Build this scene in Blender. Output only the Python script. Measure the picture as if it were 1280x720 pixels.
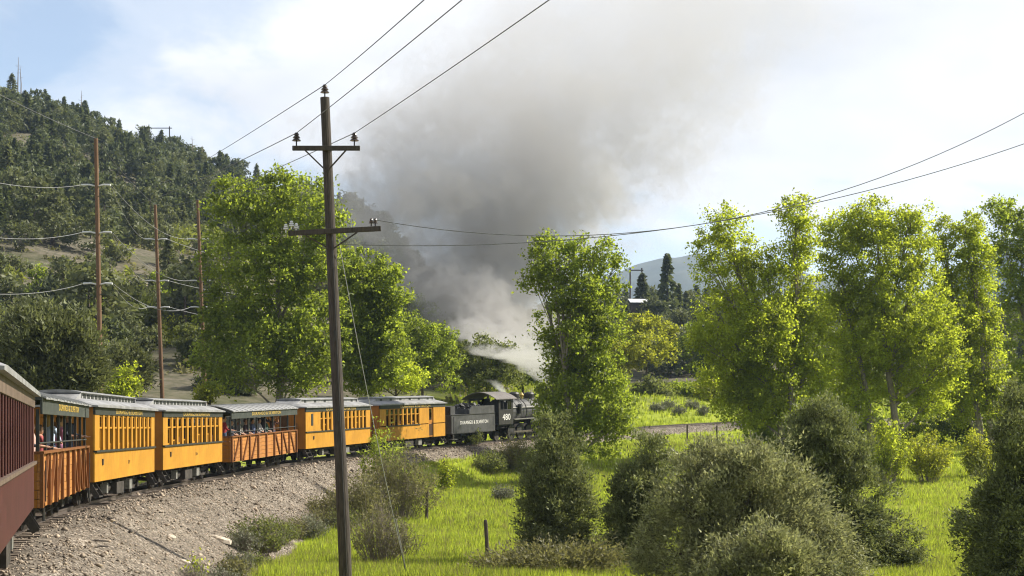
import bpy, math, random
import numpy as np
from mathutils import Vector, Matrix
for o in list(bpy.data.objects): bpy.data.objects.remove(o)
SC = bpy.context.scene
COL = SC.collection
R = math.radians
rng = np.random.default_rng(7)
random.seed(7)

# ------------------------------------------------------------------ camera
F, HX, HY = 1850.0, 640.0, 522.0          # focal length and horizon in photo pixels
cd = bpy.data.cameras.new('camera'); cam = bpy.data.objects.new('camera', cd); COL.objects.link(cam)
cam.location = (0, 0, 0); cam.rotation_euler = (R(90), 0, 0)
cd.sensor_width = 36; cd.lens = 36 * F / 1280; cd.shift_y = (HY - 360) / 1280
cd.clip_start = 0.1; cd.clip_end = 40000
SC.camera = cam
HAZE = 0.00010                            # density of the valley air, per metre
# ------------------------------------------------------------------ sky, sun, exposure
SUN_EL, SUN_AZ = 40.0, 18.0               # azimuth: degrees from +X towards +Y
sv = Vector((math.cos(R(SUN_EL)) * math.cos(R(SUN_AZ)), math.cos(R(SUN_EL)) * math.sin(R(SUN_AZ)), math.sin(R(SUN_EL))))
W = bpy.data.worlds.new('World'); SC.world = W; W.use_nodes = True
nt = W.node_tree; nt.nodes.clear()
def N(nt, t, **kw):
    n = nt.nodes.new(t)
    for k, v in kw.items(): setattr(n, k, v)
    return n
wo = N(nt, 'ShaderNodeOutputWorld'); bg = N(nt, 'ShaderNodeBackground')
sky = N(nt, 'ShaderNodeTexSky'); sky.sky_type = 'NISHITA'; sky.sun_disc = False
sky.sun_elevation = R(SUN_EL); sky.sun_rotation = math.atan2(sv.x, sv.y); sky.air_density = 1.2; sky.dust_density = 0.4; sky.altitude = 2000
tc = N(nt, 'ShaderNodeTexCoord')
sep = N(nt, 'ShaderNodeSeparateXYZ'); nt.links.new(tc.outputs['Generated'], sep.inputs[0])
def M(nt, op, a, b=None, c=None, clamp=False):
    n = N(nt, 'ShaderNodeMath', operation=op); n.use_clamp = clamp
    for i, v in enumerate((a, b, c)):
        if v is None: continue
        if isinstance(v, (int, float)): n.inputs[i].default_value = v
        else: nt.links.new(v, n.inputs[i])
    return n.outputs[0]
den = M(nt, 'ADD', M(nt, 'MAXIMUM', sep.outputs[2], 0.0), 0.28)
cx_ = M(nt, 'DIVIDE', sep.outputs[0], den); cy_ = M(nt, 'DIVIDE', sep.outputs[1], den)
cmb = N(nt, 'ShaderNodeCombineXYZ'); nt.links.new(cx_, cmb.inputs[0]); nt.links.new(cy_, cmb.inputs[1])
def noise(nt, vec, scale, detail=4, rough=0.55, off=None, dist=0.0):
    n = N(nt, 'ShaderNodeTexNoise'); n.inputs['Scale'].default_value = scale; n.inputs['Detail'].default_value = detail
    n.inputs['Roughness'].default_value = rough; n.inputs['Distortion'].default_value = dist
    if off is not None:
        m = N(nt, 'ShaderNodeVectorMath', operation='ADD'); m.inputs[1].default_value = off
        nt.links.new(vec, m.inputs[0]); vec = m.outputs[0]
    if vec is not None: nt.links.new(vec, n.inputs['Vector'])
    return n.outputs['Fac']
def ramp(nt, fac, stops, interp='LINEAR'):
    r = N(nt, 'ShaderNodeValToRGB'); r.color_ramp.interpolation = interp
    el = r.color_ramp.elements
    while len(el) < len(stops): el.new(0.5)
    for e, (p, c) in zip(el, stops):
        e.position = p; e.color = (c[0], c[1], c[2], 1) if not isinstance(c, (int, float)) else (c, c, c, 1)
    nt.links.new(fac, r.inputs[0]); return r.outputs[0]
def mixc(nt, fac, a, b, mode='MIX'):
    n = N(nt, 'ShaderNodeMix', data_type='RGBA', blend_type=mode)
    for i, v in ((0, fac), (6, a), (7, b)):
        if isinstance(v, (int, float)): n.inputs[i].default_value = v
        elif isinstance(v, tuple): n.inputs[i].default_value = (v[0], v[1], v[2], 1)
        else: nt.links.new(v, n.inputs[i])
    return n.outputs[2]
big = noise(nt, cmb.outputs[0], 0.75, 2, 0.5, (11.65, 13.60, 0.0))
det = noise(nt, cmb.outputs[0], 2.6, 7, 0.58, (9.74, 9.72, 0.0), 0.4)
cov = M(nt, 'ADD', M(nt, 'MULTIPLY', big, 1.1), M(nt, 'MULTIPLY', det, 0.55))
mask = ramp(nt, cov, [(0.64, 0.20), (0.755, 0.50), (0.86, 0.97)], 'EASE')
shade = noise(nt, cmb.outputs[0], 1.5, 5, 0.55, (6.91, 16.67, 0.0))
ccol = ramp(nt, shade, [(0.34, (5.1, 5.2, 5.4)), (0.60, (7.0, 7.0, 7.05))])
skc = mixc(nt, mask, sky.outputs[0], ccol)
nt.links.new(skc, bg.inputs[0]); bg.inputs[1].default_value = 0.075
nt.links.new(bg.outputs[0], wo.inputs[0])
sl = bpy.data.lights.new('sun', 'SUN'); sun = bpy.data.objects.new('sun', sl); COL.objects.link(sun)
sl.energy = 4.9; sl.angle = R(0.6); sl.color = (1.0, 0.93, 0.80)
sun.rotation_euler = sv.to_track_quat('Z', 'Y').to_euler(); sun.location = sv * 200
vs = SC.view_settings; vs.view_transform = 'Standard'; vs.look = 'None'; vs.exposure = 1.10; vs.gamma = 1; vs.use_curve_mapping = False
SC.render.engine = 'CYCLES'; SC.cycles.denoising_prefilter = 'ACCURATE'; SC.cycles.denoising_input_passes = 'RGB_ALBEDO_NORMAL'
cy = SC.cycles; cy.use_denoising = True; cy.max_bounces = 6; cy.transparent_max_bounces = 12
cy.volume_bounces = 2; cy.diffuse_bounces = 3; cy.glossy_bounces = 2; cy.transmission_bounces = 4
cy.volume_step_rate = 1.0; cy.volume_max_steps = 128
cy.use_adaptive_sampling = True; cy.adaptive_threshold = 0.006; cy.filter_width = 1.15
try: cy.denoiser = 'OPENIMAGEDENOISE'
except Exception: pass

# ------------------------------------------------------------------ helpers
def at(px, py, d): return Vector(((px - HX) / F * d, d, (HY - py) / F * d))
def tag(o, label=None, cat=None, group=None, kind=None):
    if label: o['label'] = label
    if cat: o['category'] = cat
    if group: o['group'] = group
    if kind: o['kind'] = kind
    return o
def empty(name, loc=(0, 0, 0), rz=0.0, parent=None):
    o = bpy.data.objects.new(name, None); COL.objects.link(o); o.location = loc; o.rotation_euler = (0, 0, rz)
    o.empty_display_size = 0.2
    if parent: o.parent = parent
    return o
def link(name, me, parent=None, loc=None, rot=None):
    o = bpy.data.objects.new(name, me); COL.objects.link(o)
    if parent: o.parent = parent
    if loc is not None: o.location = loc
    if rot is not None: o.rotation_euler = rot
    return o
def mesh_np(name, V, quads=None, tris=None, mats=(), midx=None, smooth=False):
    me = bpy.data.meshes.new(name)
    V = np.asarray(V, dtype=np.float32)
    nq = 0 if quads is None else len(quads); ntr = 0 if tris is None else len(tris)
    me.vertices.add(len(V)); me.vertices.foreach_set('co', V.ravel())
    li = []
    if nq: li.append(np.asarray(quads, dtype=np.int32).ravel())
    if ntr: li.append(np.asarray(tris, dtype=np.int32).ravel())
    li = np.concatenate(li); me.loops.add(len(li)); me.loops.foreach_set('vertex_index', li)
    me.polygons.add(nq + ntr)
    st = np.concatenate([np.arange(nq) * 4, nq * 4 + np.arange(ntr) * 3]).astype(np.int32)
    me.polygons.foreach_set('loop_start', st)
    for m in mats: me.materials.append(m)
    if midx is not None: me.polygons.foreach_set('material_index', np.asarray(midx, dtype=np.int32))
    if smooth: me.polygons.foreach_set('use_smooth', np.ones(nq + ntr, dtype=bool))
    me.update(calc_edges=True); return me
class MB:
    def __init__(s): s.v = []; s.f = []
    def box(s, c, d, rot=None):
        b = len(s.v); c = Vector(c)
        for x in (-.5, .5):
            for y in (-.5, .5):
                for z in (-.5, .5):
                    p = Vector((x * d[0], y * d[1], z * d[2]))
                    if rot is not None: p = rot @ p
                    s.v.append(tuple(c + p))
        for f in ((0, 1, 3, 2), (4, 6, 7, 5), (0, 4, 5, 1), (2, 3, 7, 6), (0, 2, 6, 4), (1, 5, 7, 3)):
            s.f.append(tuple(b + i for i in f))
        return s
    def bar(s, a, b, w, h):
        a = Vector(a); b = Vector(b); d = b - a
        q = d.to_track_quat('X', 'Z').to_matrix()
        return s.box((a + b) / 2, (d.length, w, h), q)
    def prism(s, prof, x0, x1, axis='x', taper=0.0):
        b = len(s.v); n = len(prof)
        for k, x in enumerate((x0, x1)):
            for (p, q) in prof:
                if axis == 'x': s.v.append((x, p, q))
                elif axis == 'y': s.v.append((p, x, q))
                else: s.v.append((p, q, x))
        for i in range(n):
            j = (i + 1) % n; s.f.append((b + i, b + j, b + n + j, b + n + i))
        s.f.append(tuple(b + i for i in range(n))[::-1]); s.f.append(tuple(b + n + i for i in range(n)))
        return s
    def tube(s, pts, rad, n=6, cap=True):
        pts = [Vector(p) for p in pts]; b = len(s.v); m = len(pts)
        if isinstance(rad, (int, float)): rad = [rad] * m
        up = None
        for i, p in enumerate(pts):
            d = (pts[min(i + 1, m - 1)] - pts[max(i - 1, 0)])
            if d.length < 1e-9: d = Vector((0, 0, 1))
            d.normalize()
            if up is None: up = Vector((1, 0, 0)) if abs(d.x) < .8 else Vector((0, 1, 0))
            a = (up - d * up.dot(d)).normalized(); up = a; c = d.cross(a)
            for k in range(n):
                t = 2 * math.pi * k / n
                s.v.append(tuple(p + (a * math.cos(t) + c * math.sin(t)) * rad[i]))
        for i in range(m - 1):
            for k in range(n):
                k2 = (k + 1) % n
                s.f.append((b + i * n + k, b + i * n + k2, b + (i + 1) * n + k2, b + (i + 1) * n + k))
        if cap:
            s.f.append(tuple(b + k for k in range(n))[::-1]); s.f.append(tuple(b + (m - 1) * n + k for k in range(n)))
        return s
    def mesh(s, name, mat, smooth=False):
        me = bpy.data.meshes.new(name); me.from_pydata(s.v, [], s.f)
        if mat: me.materials.append(mat)
        if smooth: me.polygons.foreach_set('use_smooth', [True] * len(me.polygons))
        me.update(); return me
    def build(s, name, mat, parent=None, loc=None, rot=None, smooth=False):
        return link(name, s.mesh(name, mat, smooth), parent, loc, rot)
def bevel(o, w=0.01, seg=2):
    m = o.modifiers.new('bevel', 'BEVEL'); m.width = w; m.segments = seg; m.limit_method = 'ANGLE'; return o

# ------------------------------------------------------------------ materials
def new_mat(name):
    m = bpy.data.materials.new(name); m.use_nodes = True
    nt = m.node_tree; nt.nodes.clear(); out = N(nt, 'ShaderNodeOutputMaterial'); return m, nt, out
def paint(name, col, rough=0.6, var=0.25, scale=3.0, metal=0.0, bump=0.0, bscale=40.0, grime=None, stretch=(1, 1, 1), spec=0.3, streak=0.0, groove=0.0):
    m, nt, out = new_mat(name)
    p = N(nt, 'ShaderNodeBsdfPrincipled'); g = N(nt, 'ShaderNodeTexCoord')
    mp = N(nt, 'ShaderNodeMapping'); mp.inputs['Scale'].default_value = stretch
    nt.links.new(g.outputs['Object'], mp.inputs[0]); v = mp.outputs[0]
    f = noise(nt, v, scale, 6, 0.62)
    lo = tuple(c * (1 - var) for c in col); hi = tuple(min(1, c * (1 + var)) for c in col)
    c = ramp(nt, f, [(0.3, lo), (0.7, hi)])
    if grime is not None:
        g2 = noise(nt, v, scale * 2.3, 8, 0.7, (5, 3, 1))
        gm = ramp(nt, g2, [(0.48, 0.0), (0.72, 0.75)])
        c = mixc(nt, gm, c, grime)
    if streak:
        mp2 = N(nt, 'ShaderNodeMapping'); mp2.inputs['Scale'].default_value = (7, 7, 0.5)
        nt.links.new(g.outputs['Object'], mp2.inputs[0])
        s2 = noise(nt, mp2.outputs[0], 2.0, 5, 0.6)
        c = mixc(nt, ramp(nt, s2, [(0.45, 0.0), (0.75, streak)]), c, tuple(x * 0.35 for x in col))
    nt.links.new(c, p.inputs['Base Color']); p.inputs['Roughness'].default_value = rough; p.inputs['Metallic'].default_value = metal
    p.inputs['Specular IOR Level'].default_value = spec
    if bump:
        b = N(nt, 'ShaderNodeBump'); b.inputs['Strength'].default_value = bump; b.inputs['Distance'].default_value = 0.02
        nt.links.new(noise(nt, v, bscale, 4), b.inputs['Height']); nt.links.new(b.outputs[0], p.inputs['Normal'])
    if groove:
        wv = N(nt, 'ShaderNodeTexWave'); wv.wave_type = 'BANDS'; wv.bands_direction = 'X'; wv.inputs['Scale'].default_value = groove / 6.283 * .5; nt.links.new(g.outputs['Object'], wv.inputs[0])
        gl_ = ramp(nt, wv.outputs['Fac'], [(0.0, 0.62), (0.12, 1.0)]); nt.links.new(mixc(nt, 1.0, c, gl_, 'MULTIPLY'), p.inputs['Base Color'])
        b2 = N(nt, 'ShaderNodeBump'); b2.inputs['Strength'].default_value = .5; b2.inputs['Distance'].default_value = .008
        nt.links.new(ramp(nt, wv.outputs['Fac'], [(0.0, 0.0), (0.10, 1.0)]), b2.inputs['Height'])
        if p.inputs['Normal'].links: nt.links.new(p.inputs['Normal'].links[0].from_socket, b2.inputs['Normal'])
        nt.links.new(b2.outputs[0], p.inputs['Normal'])
    nt.links.new(p.outputs[0], out.inputs[0]); return m
def leafmat(name, dif, tra, tf=0.5, var=0.5, patch=0.35, pscale=0.5):
    m, nt, out = new_mat(name)
    g = N(nt, 'ShaderNodeNewGeometry')
    rp = g.outputs['Random Per Island']
    pn = noise(nt, g.outputs['Position'], pscale, 3)
    k = M(nt, 'ADD', M(nt, 'MULTIPLY', M(nt, 'SUBTRACT', rp, 0.5), var), M(nt, 'MULTIPLY', M(nt, 'SUBTRACT', pn, 0.5), patch * 3))
    k = M(nt, 'ADD', k, 1.0)
    def tint(c):
        vm = N(nt, 'ShaderNodeVectorMath', operation='SCALE'); vm.inputs[0].default_value = c; nt.links.new(k, vm.inputs['Scale'])
        return vm.outputs[0]
    d = N(nt, 'ShaderNodeBsdfPrincipled'); d.inputs['Roughness'].default_value = 0.55; d.inputs['Specular IOR Level'].default_value = 0.25
    t = N(nt, 'ShaderNodeBsdfTranslucent')
    nt.links.new(tint(dif), d.inputs['Base Color']); nt.links.new(tint(tra), t.inputs[0])
    mx = N(nt, 'ShaderNodeMixShader'); mx.inputs[0].default_value = tf
    nt.links.new(d.outputs[0], mx.inputs[1]); nt.links.new(t.outputs[0], mx.inputs[2]); nt.links.new(mx.outputs[0], out.inputs[0])
    return m
MT = {}
MT['yellow'] = paint('coach_yellow', (0.43, 0.208, 0.020), 0.55, 0.18, 1.0, bump=0.05, grime=(0.33, 0.150, 0.015), streak=0.42, groove=22.0)
MT['orange_plank'] = paint('gondola_orange', (0.33, 0.138, 0.032), 0.65, 0.32, 2.0, grime=(0.45, 0.22, 0.08), bump=0.15, stretch=(0.4, 1, 3), streak=0.3)
MT['orange_stake'] = paint('stake_orange', (0.155, 0.058, 0.015), 0.6, 0.25, 3.0, bump=0.1, streak=0.3)
MT['end_orange'] = paint('end_panel_orange', (0.29, 0.115, 0.014), 0.6, 0.18, 2.0, streak=0.3)
MT['maroon'] = paint('maroon_paint', (0.062, 0.018, 0.019), 0.5, 0.28, 2.0, bump=0.06, streak=0.6, spec=0.2, groove=22.0)
MT['maroon_dark'] = paint('maroon_sash', (0.038, 0.013, 0.014), 0.45, 0.2, 2.0)
MT['letter_dark'] = paint('letterboard_green', (0.026, 0.029, 0.025), 0.5, 0.2, 3.0, grime=(0.05, 0.05, 0.042))
MT['letter_brown'] = paint('letterboard_brown', (0.11, 0.078, 0.060), 0.6, 0.35, 3.0, streak=0.6)
MT['fascia'] = paint('gondola_fascia', (0.036, 0.043, 0.038), 0.6, 0.3, 2.5, grime=(0.08, 0.075, 0.06))
MT['gold'] = paint('gold_lettering', (0.42, 0.29, 0.07), 0.5, 0.1)
MT['roof'] = paint('grey_roof', (0.22, 0.22, 0.222), 0.55, 0.35, 1.2, grime=(0.09, 0.085, 0.08), streak=0.3, bump=0.08)
MT['roof_white'] = paint('pale_clerestory', (0.30, 0.30, 0.295), 0.6, 0.25, 2.0, grime=(0.13, 0.12, 0.10), streak=0.4)
MT['roof_silver'] = paint('silver_roof_vent', (0.55, 0.55, 0.54), 0.4, 0.2, 2.0, metal=0.3)
MT['black'] = paint('black_iron', (0.022, 0.021, 0.020), 0.5, 0.35, 3.0, grime=(0.06, 0.05, 0.04), bump=0.1)
MT['under'] = paint('dusty_underframe', (0.035, 0.030, 0.026), 0.8, 0.4, 3.0, grime=(0.09, 0.075, 0.06))
MT['tender'] = paint('tender_black', (0.052, 0.052, 0.052), 0.5, 0.3, 2.0, grime=(0.10, 0.095, 0.09), streak=0.4)
MT['steel'] = paint('silver_box', (0.22, 0.215, 0.20), 0.5, 0.35, 4.0, metal=0.3, grime=(0.07, 0.06, 0.05))
MT['rail'] = paint('rail_steel', (0.20, 0.17, 0.15), 0.35, 0.3, 6.0, metal=0.7)
MT['tie'] = paint('weathered_tie', (0.15, 0.12, 0.095), 0.9, 0.4, 6.0, bump=0.3, stretch=(1, 4, 4))
MT['white_letter'] = paint('white_lettering', (0.62, 0.61, 0.58), 0.5, 0.12)
MT['seat'] = paint('seat_cloth', (0.09, 0.035, 0.025), 0.8, 0.3)
MT['inner'] = paint('inner_wood', (0.22, 0.11, 0.03), 0.6, 0.25)
MT['shade_brown'] = paint('interior_shade_brown', (0.045, 0.022, 0.010), 0.5, 0.3)  # shade of the coach interiors put into a dark brown colour
MT['floor'] = paint('car_floor', (0.06, 0.05, 0.045), 0.8, 0.3)
MT['dark_post'] = paint('dark_post_paint', (0.03, 0.033, 0.03), 0.5, 0.3)
MT['coal'] = paint('coal', (0.02, 0.02, 0.02), 0.5, 0.5, 8.0, bump=0.8, bscale=12)
MT['pole_dark'] = paint('weathered_pole', (0.046, 0.037, 0.031), 0.85, 0.55, 5.0, bump=0.5, stretch=(6, 6, 0.6), bscale=10)
MT['pole_brown'] = paint('treated_pole', (0.130, 0.074, 0.040), 0.8, 0.3, 5.0, bump=0.3, stretch=(6, 6, 0.6), bscale=10)
MT['insul'] = paint('brown_porcelain', (0.03, 0.022, 0.02), 0.2, 0.2)
MT['insul_w'] = paint('pale_porcelain', (0.55, 0.55, 0.54), 0.3, 0.2)
MT['wire'] = paint('wire_aluminium', (0.13, 0.13, 0.135), 0.5, 0.1, metal=0.2)
MT['wire_pale'] = paint('pale_wire', (0.30, 0.30, 0.30), 0.4, 0.1, metal=0.3)
MT['bark'] = paint('grey_bark', (0.17, 0.15, 0.125), 0.9, 0.4, 3.0, bump=0.6, stretch=(5, 5, 1), bscale=6)
MT['bark_dark'] = paint('dark_bark', (0.075, 0.058, 0.045), 0.9, 0.4, 3.0, bump=0.6, stretch=(5, 5, 1), bscale=6)
MT['twig'] = paint('grey_twig', (0.16, 0.135, 0.11), 0.9, 0.3, 6.0)
MT['post'] = paint('fence_post_wood', (0.07, 0.055, 0.042), 0.9, 0.4, 8.0, bump=0.5)
MT['rock'] = paint('pale_rock', (0.42, 0.36, 0.29), 0.9, 0.3, 3.0, bump=0.5, bscale=9)
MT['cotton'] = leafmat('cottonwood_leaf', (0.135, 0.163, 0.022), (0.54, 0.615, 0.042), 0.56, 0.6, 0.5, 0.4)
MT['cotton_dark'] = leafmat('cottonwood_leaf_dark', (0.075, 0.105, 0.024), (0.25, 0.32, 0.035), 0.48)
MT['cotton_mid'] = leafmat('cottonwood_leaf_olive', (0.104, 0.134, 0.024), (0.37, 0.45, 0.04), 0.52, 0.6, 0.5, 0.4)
MT['olive_leaf'] = leafmat('olive_leaf', (0.090, 0.105, 0.035), (0.22, 0.25, 0.05), 0.45)
MT['yellow_leaf'] = leafmat('yellow_green_leaf', (0.16, 0.18, 0.022), (0.50, 0.52, 0.04), 0.5)
MT['juniper'] = leafmat('juniper_spray', (0.128, 0.148, 0.058), (0.19, 0.21, 0.06), 0.38, 1.0, 0.6, 1.2)
MT['juniper_grey'] = leafmat('juniper_grey_spray', (0.215, 0.224, 0.108), (0.26, 0.265, 0.10), 0.38, 1.0, 0.6, 1.2)
MT['conifer'] = leafmat('conifer_needles', (0.078, 0.094, 0.040), (0.11, 0.13, 0.035), 0.36, 0.8, 0.35, 0.15)
MT['pinyon'] = leafmat('pinyon_needles', (0.112, 0.124, 0.054), (0.15, 0.165, 0.045), 0.36, 0.8, 0.35, 0.15)
MT['scrub'] = leafmat('scrub_oak_leaf', (0.14, 0.16, 0.035), (0.32, 0.35, 0.05), 0.45, 0.6, 0.35, 0.2)
MT['sage'] = leafmat('sagebrush_leaf', (0.15, 0.155, 0.105), (0.18, 0.19, 0.10), 0.3, 0.5)
MT['willow'] = leafmat('willow_brush_leaf', (0.125, 0.120, 0.055), (0.24, 0.23, 0.07), 0.4, 0.6)
MT['grass'] = leafmat('meadow_grass', (0.205, 0.258, 0.036), (0.42, 0.49, 0.045), 0.5, 0.7, 0.42, 0.22)
MT['grass_dry'] = leafmat('dry_grass', (0.21, 0.18, 0.08), (0.25, 0.22, 0.08), 0.4, 0.6)
MT['stone'] = leafmat('ballast_stone', (0.215, 0.172, 0.128), (0.215, 0.172, 0.128), 0.0, 1.6, 0.25, 0.6)
MT['skin'] = paint('skin', (0.50, 0.29, 0.20), 0.6, 0.05)
m, nt, out = new_mat('window_glass')
gl = N(nt, 'ShaderNodeBsdfGlossy'); gl.inputs['Roughness'].default_value = 0.03; tr = N(nt, 'ShaderNodeBsdfTransparent')
tr.inputs[0].default_value = (0.75, 0.78, 0.75, 1); fr = N(nt, 'ShaderNodeFresnel'); fr.inputs[0].default_value = 1.5
mx = N(nt, 'ShaderNodeMixShader'); nt.links.new(fr.outputs[0], mx.inputs[0]); nt.links.new(tr.outputs[0], mx.inputs[1]); nt.links.new(gl.outputs[0], mx.inputs[2])
nt.links.new(mx.outputs[0], out.inputs[0]); MT['glass'] = m

# ------------------------------------------------------------------ railway line: joints between the cars (right-hand side of the cars, metres)
side = [(-5.55, 15.7), (-9.55, 29.65), (-11.9, 41.65), (-12.8, 53.5), (-12.65, 65.4), (-11.03, 77.15), (-8.2, 88.4), (-4.16, 99.25), (-1.1, 105.6), (5.0, 115.8)]
botz = [-1.62, -1.76, -1.85, -1.93, -1.92, -1.67, -1.46, -1.19, -1.0, -0.62]
SILL = 0.72
J = []
for i, (x, y) in enumerate(side):
    a = Vector(side[max(i - 1, 0)]); b = Vector(side[min(i + 1, len(side) - 1)])
    d = (b - a).normalized(); nL = Vector((-d.y, d.x))
    p = Vector((x, y)) + nL * 1.22
    J.append(Vector((p.x, p.y, botz[i] - SILL)))
# centreline sampled every metre, straight backwards, circular onwards
ctrl = [J[0] + Vector((5.6, -19.4, -0.02)) * k for k in (2.0, 1.0, 0.5)] + J
h = math.atan2(J[-1].x - J[-2].x, J[-1].y - J[-2].y) + R(4); p = J[-1].copy()
for k in range(14):
    p = p + Vector((math.sin(h), math.cos(h), 0)) * 14; h += R(7.6)
    p.z = np.interp(k, [0, 1, 2, 14], [-0.75, -0.35, -0.1, 1.2]); ctrl.append(p.copy())
def catmull(P, step=1.0):
    out = []
    for i in range(len(P) - 1):
        p0 = P[max(i - 1, 0)]; p1 = P[i]; p2 = P[i + 1]; p3 = P[min(i + 2, len(P) - 1)]
        n = max(2, int((p2 - p1).length / step))
        for k in range(n):
            t = k / n
            out.append(0.5 * ((2 * p1) + (p2 - p0) * t + (2 * p0 - 5 * p1 + 4 * p2 - p3) * t * t + (3 * p1 - p0 - 3 * p2 + p3) * t ** 3))
    out.append(P[-1].copy()); return out
LINE = catmull(ctrl)
LA = np.array([tuple(p) for p in LINE]); LT = np.gradient(LA, axis=0); LT /= np.linalg.norm(LT[:, :2], axis=1)[:, None]
S_ARC = np.concatenate([[0], np.cumsum(np.linalg.norm(np.diff(LA, axis=0), axis=1))])
def line_at(s):
    p = Vector([float(np.interp(s, S_ARC, LA[:, k])) for k in range(3)]); t = Vector([float(np.interp(s, S_ARC, LT[:, k])) for k in range(3)])
    return p, t.normalized()

# ------------------------------------------------------------------ ground heights
RIDGE = np.array([(-900, 70), (-300, 90), (0, 120), (60, 130), (110, 152), (200, 190), (250, 204), (330, 229), (440, 266), (490, 296), (525, 345), (565, 400), (620, 420), (690, 412), (770, 404), (880, 408), (1000, 412), (1300, 425), (2200, 430)], float)
def vnoise(x, y, s, seed=0):
    def h_(i, j):
        n = np.sin(i * 127.1 + j * 311.7 + seed * 74.7) * 43758.5453
        return n - np.floor(n)
    x = np.asarray(x, float) / s; y = np.asarray(y, float) / s
    i = np.floor(x); j = np.floor(y); fx = x - i; fy = y - j
    fx = fx * fx * (3 - 2 * fx); fy = fy * fy * (3 - 2 * fy)
    return (h_(i, j) * (1 - fx) + h_(i + 1, j) * fx) * (1 - fy) + (h_(i, j + 1) * (1 - fx) + h_(i + 1, j + 1) * fx) * fy
def sstep(a, b, x):
    t = np.clip((np.asarray(x, float) - a) / (b - a), 0, 1); return t * t * (3 - 2 * t)
def track_info(x, y):
    x = np.atleast_1d(np.asarray(x, float)); y = np.atleast_1d(np.asarray(y, float))
    e = np.empty(len(x)); zt = np.empty(len(x)); sd = np.empty(len(x))
    for k in range(0, len(x), 20000):
        dx = x[k:k + 20000, None] - LA[None, :, 0]; dy = y[k:k + 20000, None] - LA[None, :, 1]
        d2 = dx * dx + dy * dy; i = d2.argmin(1); r = np.arange(len(i))
        e[k:k + 20000] = np.sqrt(d2[r, i]); zt[k:k + 20000] = LA[i, 2]
        sd[k:k + 20000] = np.sign(LT[i, 0] * dy[r, i] - LT[i, 1] * dx[r, i])   # + = left/outside
    return e, zt, sd
def ground(x, y, full=False):
    x = np.atleast_1d(np.asarray(x, float)); y = np.atleast_1d(np.asarray(y, float))
    e, zt, sd = track_info(x, y)
    mead = np.interp(y, [-60, 40, 72, 100, 130, 170, 300], [-4.6, -5.0, -5.0, -3.7, -2.1, 0.0, 3.0])
    mead = mead + (vnoise(x, y, 9, 1) - .5) * 0.35 + (vnoise(x, y, 3, 2) - .5) * 0.10
    lift = zt - 0.75 - e * 0.055
    wl = sstep(96, 116, y) * sstep(-6, 4, x)
    mead = np.where(lift > mead, mead + (lift - mead) * wl, mead)
    yy = np.maximum(y, 60.0); px = HX + x / yy * F
    T = (HY - np.interp(px, RIDGE[:, 0], RIDGE[:, 1])) / F
    zr = T * 430.0; y0 = np.interp(px, [300, 700], [125, 175])
    u = (y - y0) / (430 - y0)
    hill = 3.0 + (zr - 3.0) * np.where(u < 1, np.clip(u, 0, 1) ** 1.15, 1 - 0.25 * np.clip(u - 1, 0, 2))
    amp = np.clip(u, 0, 1) * np.clip(1.6 - u, 0, 1)
    hill = hill + amp * ((vnoise(x, y, 70, 3) - .5) * 16 + (vnoise(x, y, 25, 4) - .5) * 7 + (vnoise(x, y, 9, 5) - .5) * 2)
    mout = zt - 0.7 + 0.16 * np.maximum(0, e - 4) + (vnoise(x, y, 8, 6) - .5) * 0.4
    outz = mout * (1 - sstep(14, 55, e)) + hill * sstep(14, 55, e)
    base = np.where(sd > 0, outz, mead)
    base = np.where((sd < 0) & (y > 210), mead * (1 - sstep(210, 280, y)) + hill * sstep(210, 280, y), base)
    top = zt - 0.135 - 0.06 * (e < .8)
    bank = top - np.maximum(0, e - 1.95) * 0.60 + (vnoise(x, y, 2.2, 8) - .5) * 0.22 * sstep(1.8, 3.5, e)
    lim = np.where(sd > 0, np.minimum(base, top - 0.35 * sstep(1.75, 3.2, e)) * (1 - sstep(3, 12, e)) + base * sstep(3, 12, e), base)
    z = np.where(sd > 0, np.where(e < 1.75, top, lim), np.maximum(bank, base))
    z = np.where((sd < 0) & (e < 1.95), top, z)
    if not full: return z
    grav = np.where(sd < 0, sstep(-0.35, 0.15, bank - base) * (1 - sstep(2.3, 3.4, e) * sstep(80, 92, y)), 1 - sstep(2.6, 4.5, e))
    return z, grav, np.maximum(sstep(110, 150, y) * (sd > 0) * sstep(10, 35, e), (sd > 0) * sstep(4, 12, e) * sstep(-2, -14, x))
def gz(x, y): return float(ground(x, y)[0])
def on_ground(px, py, d0=40, d1=430):
    ds = np.arange(d0, d1, 0.5); x = (px - HX) / F * ds; z = ground(x, ds); ray = (HY - py) / F * ds
    hit = np.nonzero(ray <= z)[0]
    d = ds[hit[0]] if len(hit) else d1
    return Vector(((px - HX) / F * d, d, gz((px - HX) / F * d, d)))
def foot(px, d):
    x = (px - HX) / F * d; return Vector((x, d, gz(x, d)))

xs = np.concatenate([-np.geomspace(3400, 62, 60), np.arange(-60, 70, 0.7), np.geomspace(71, 3400, 70)])
ys = np.concatenate([[-300, -120, -60, -30], np.arange(-15, 150, 0.7), np.geomspace(151, 460, 110), np.geomspace(480, 4000, 26)])
GX, GY = np.meshgrid(xs, ys); gzv, ggr, ghl = ground(GX.ravel(), GY.ravel(), True)
V = np.stack([GX.ravel(), GY.ravel(), gzv], 1); nx, ny = len(xs), len(ys)
ii = (np.arange(ny - 1)[:, None] * nx + np.arange(nx - 1)[None, :]).ravel()
Q = np.stack([ii, ii + 1, ii + 1 + nx, ii + nx], 1)
m, nt, out = new_mat('ground_cover')
p = N(nt, 'ShaderNodeBsdfPrincipled'); p.inputs['Roughness'].default_value = 0.95; p.inputs['Specular IOR Level'].default_value = 0.1
g = N(nt, 'ShaderNodeNewGeometry').outputs['Position']
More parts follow.
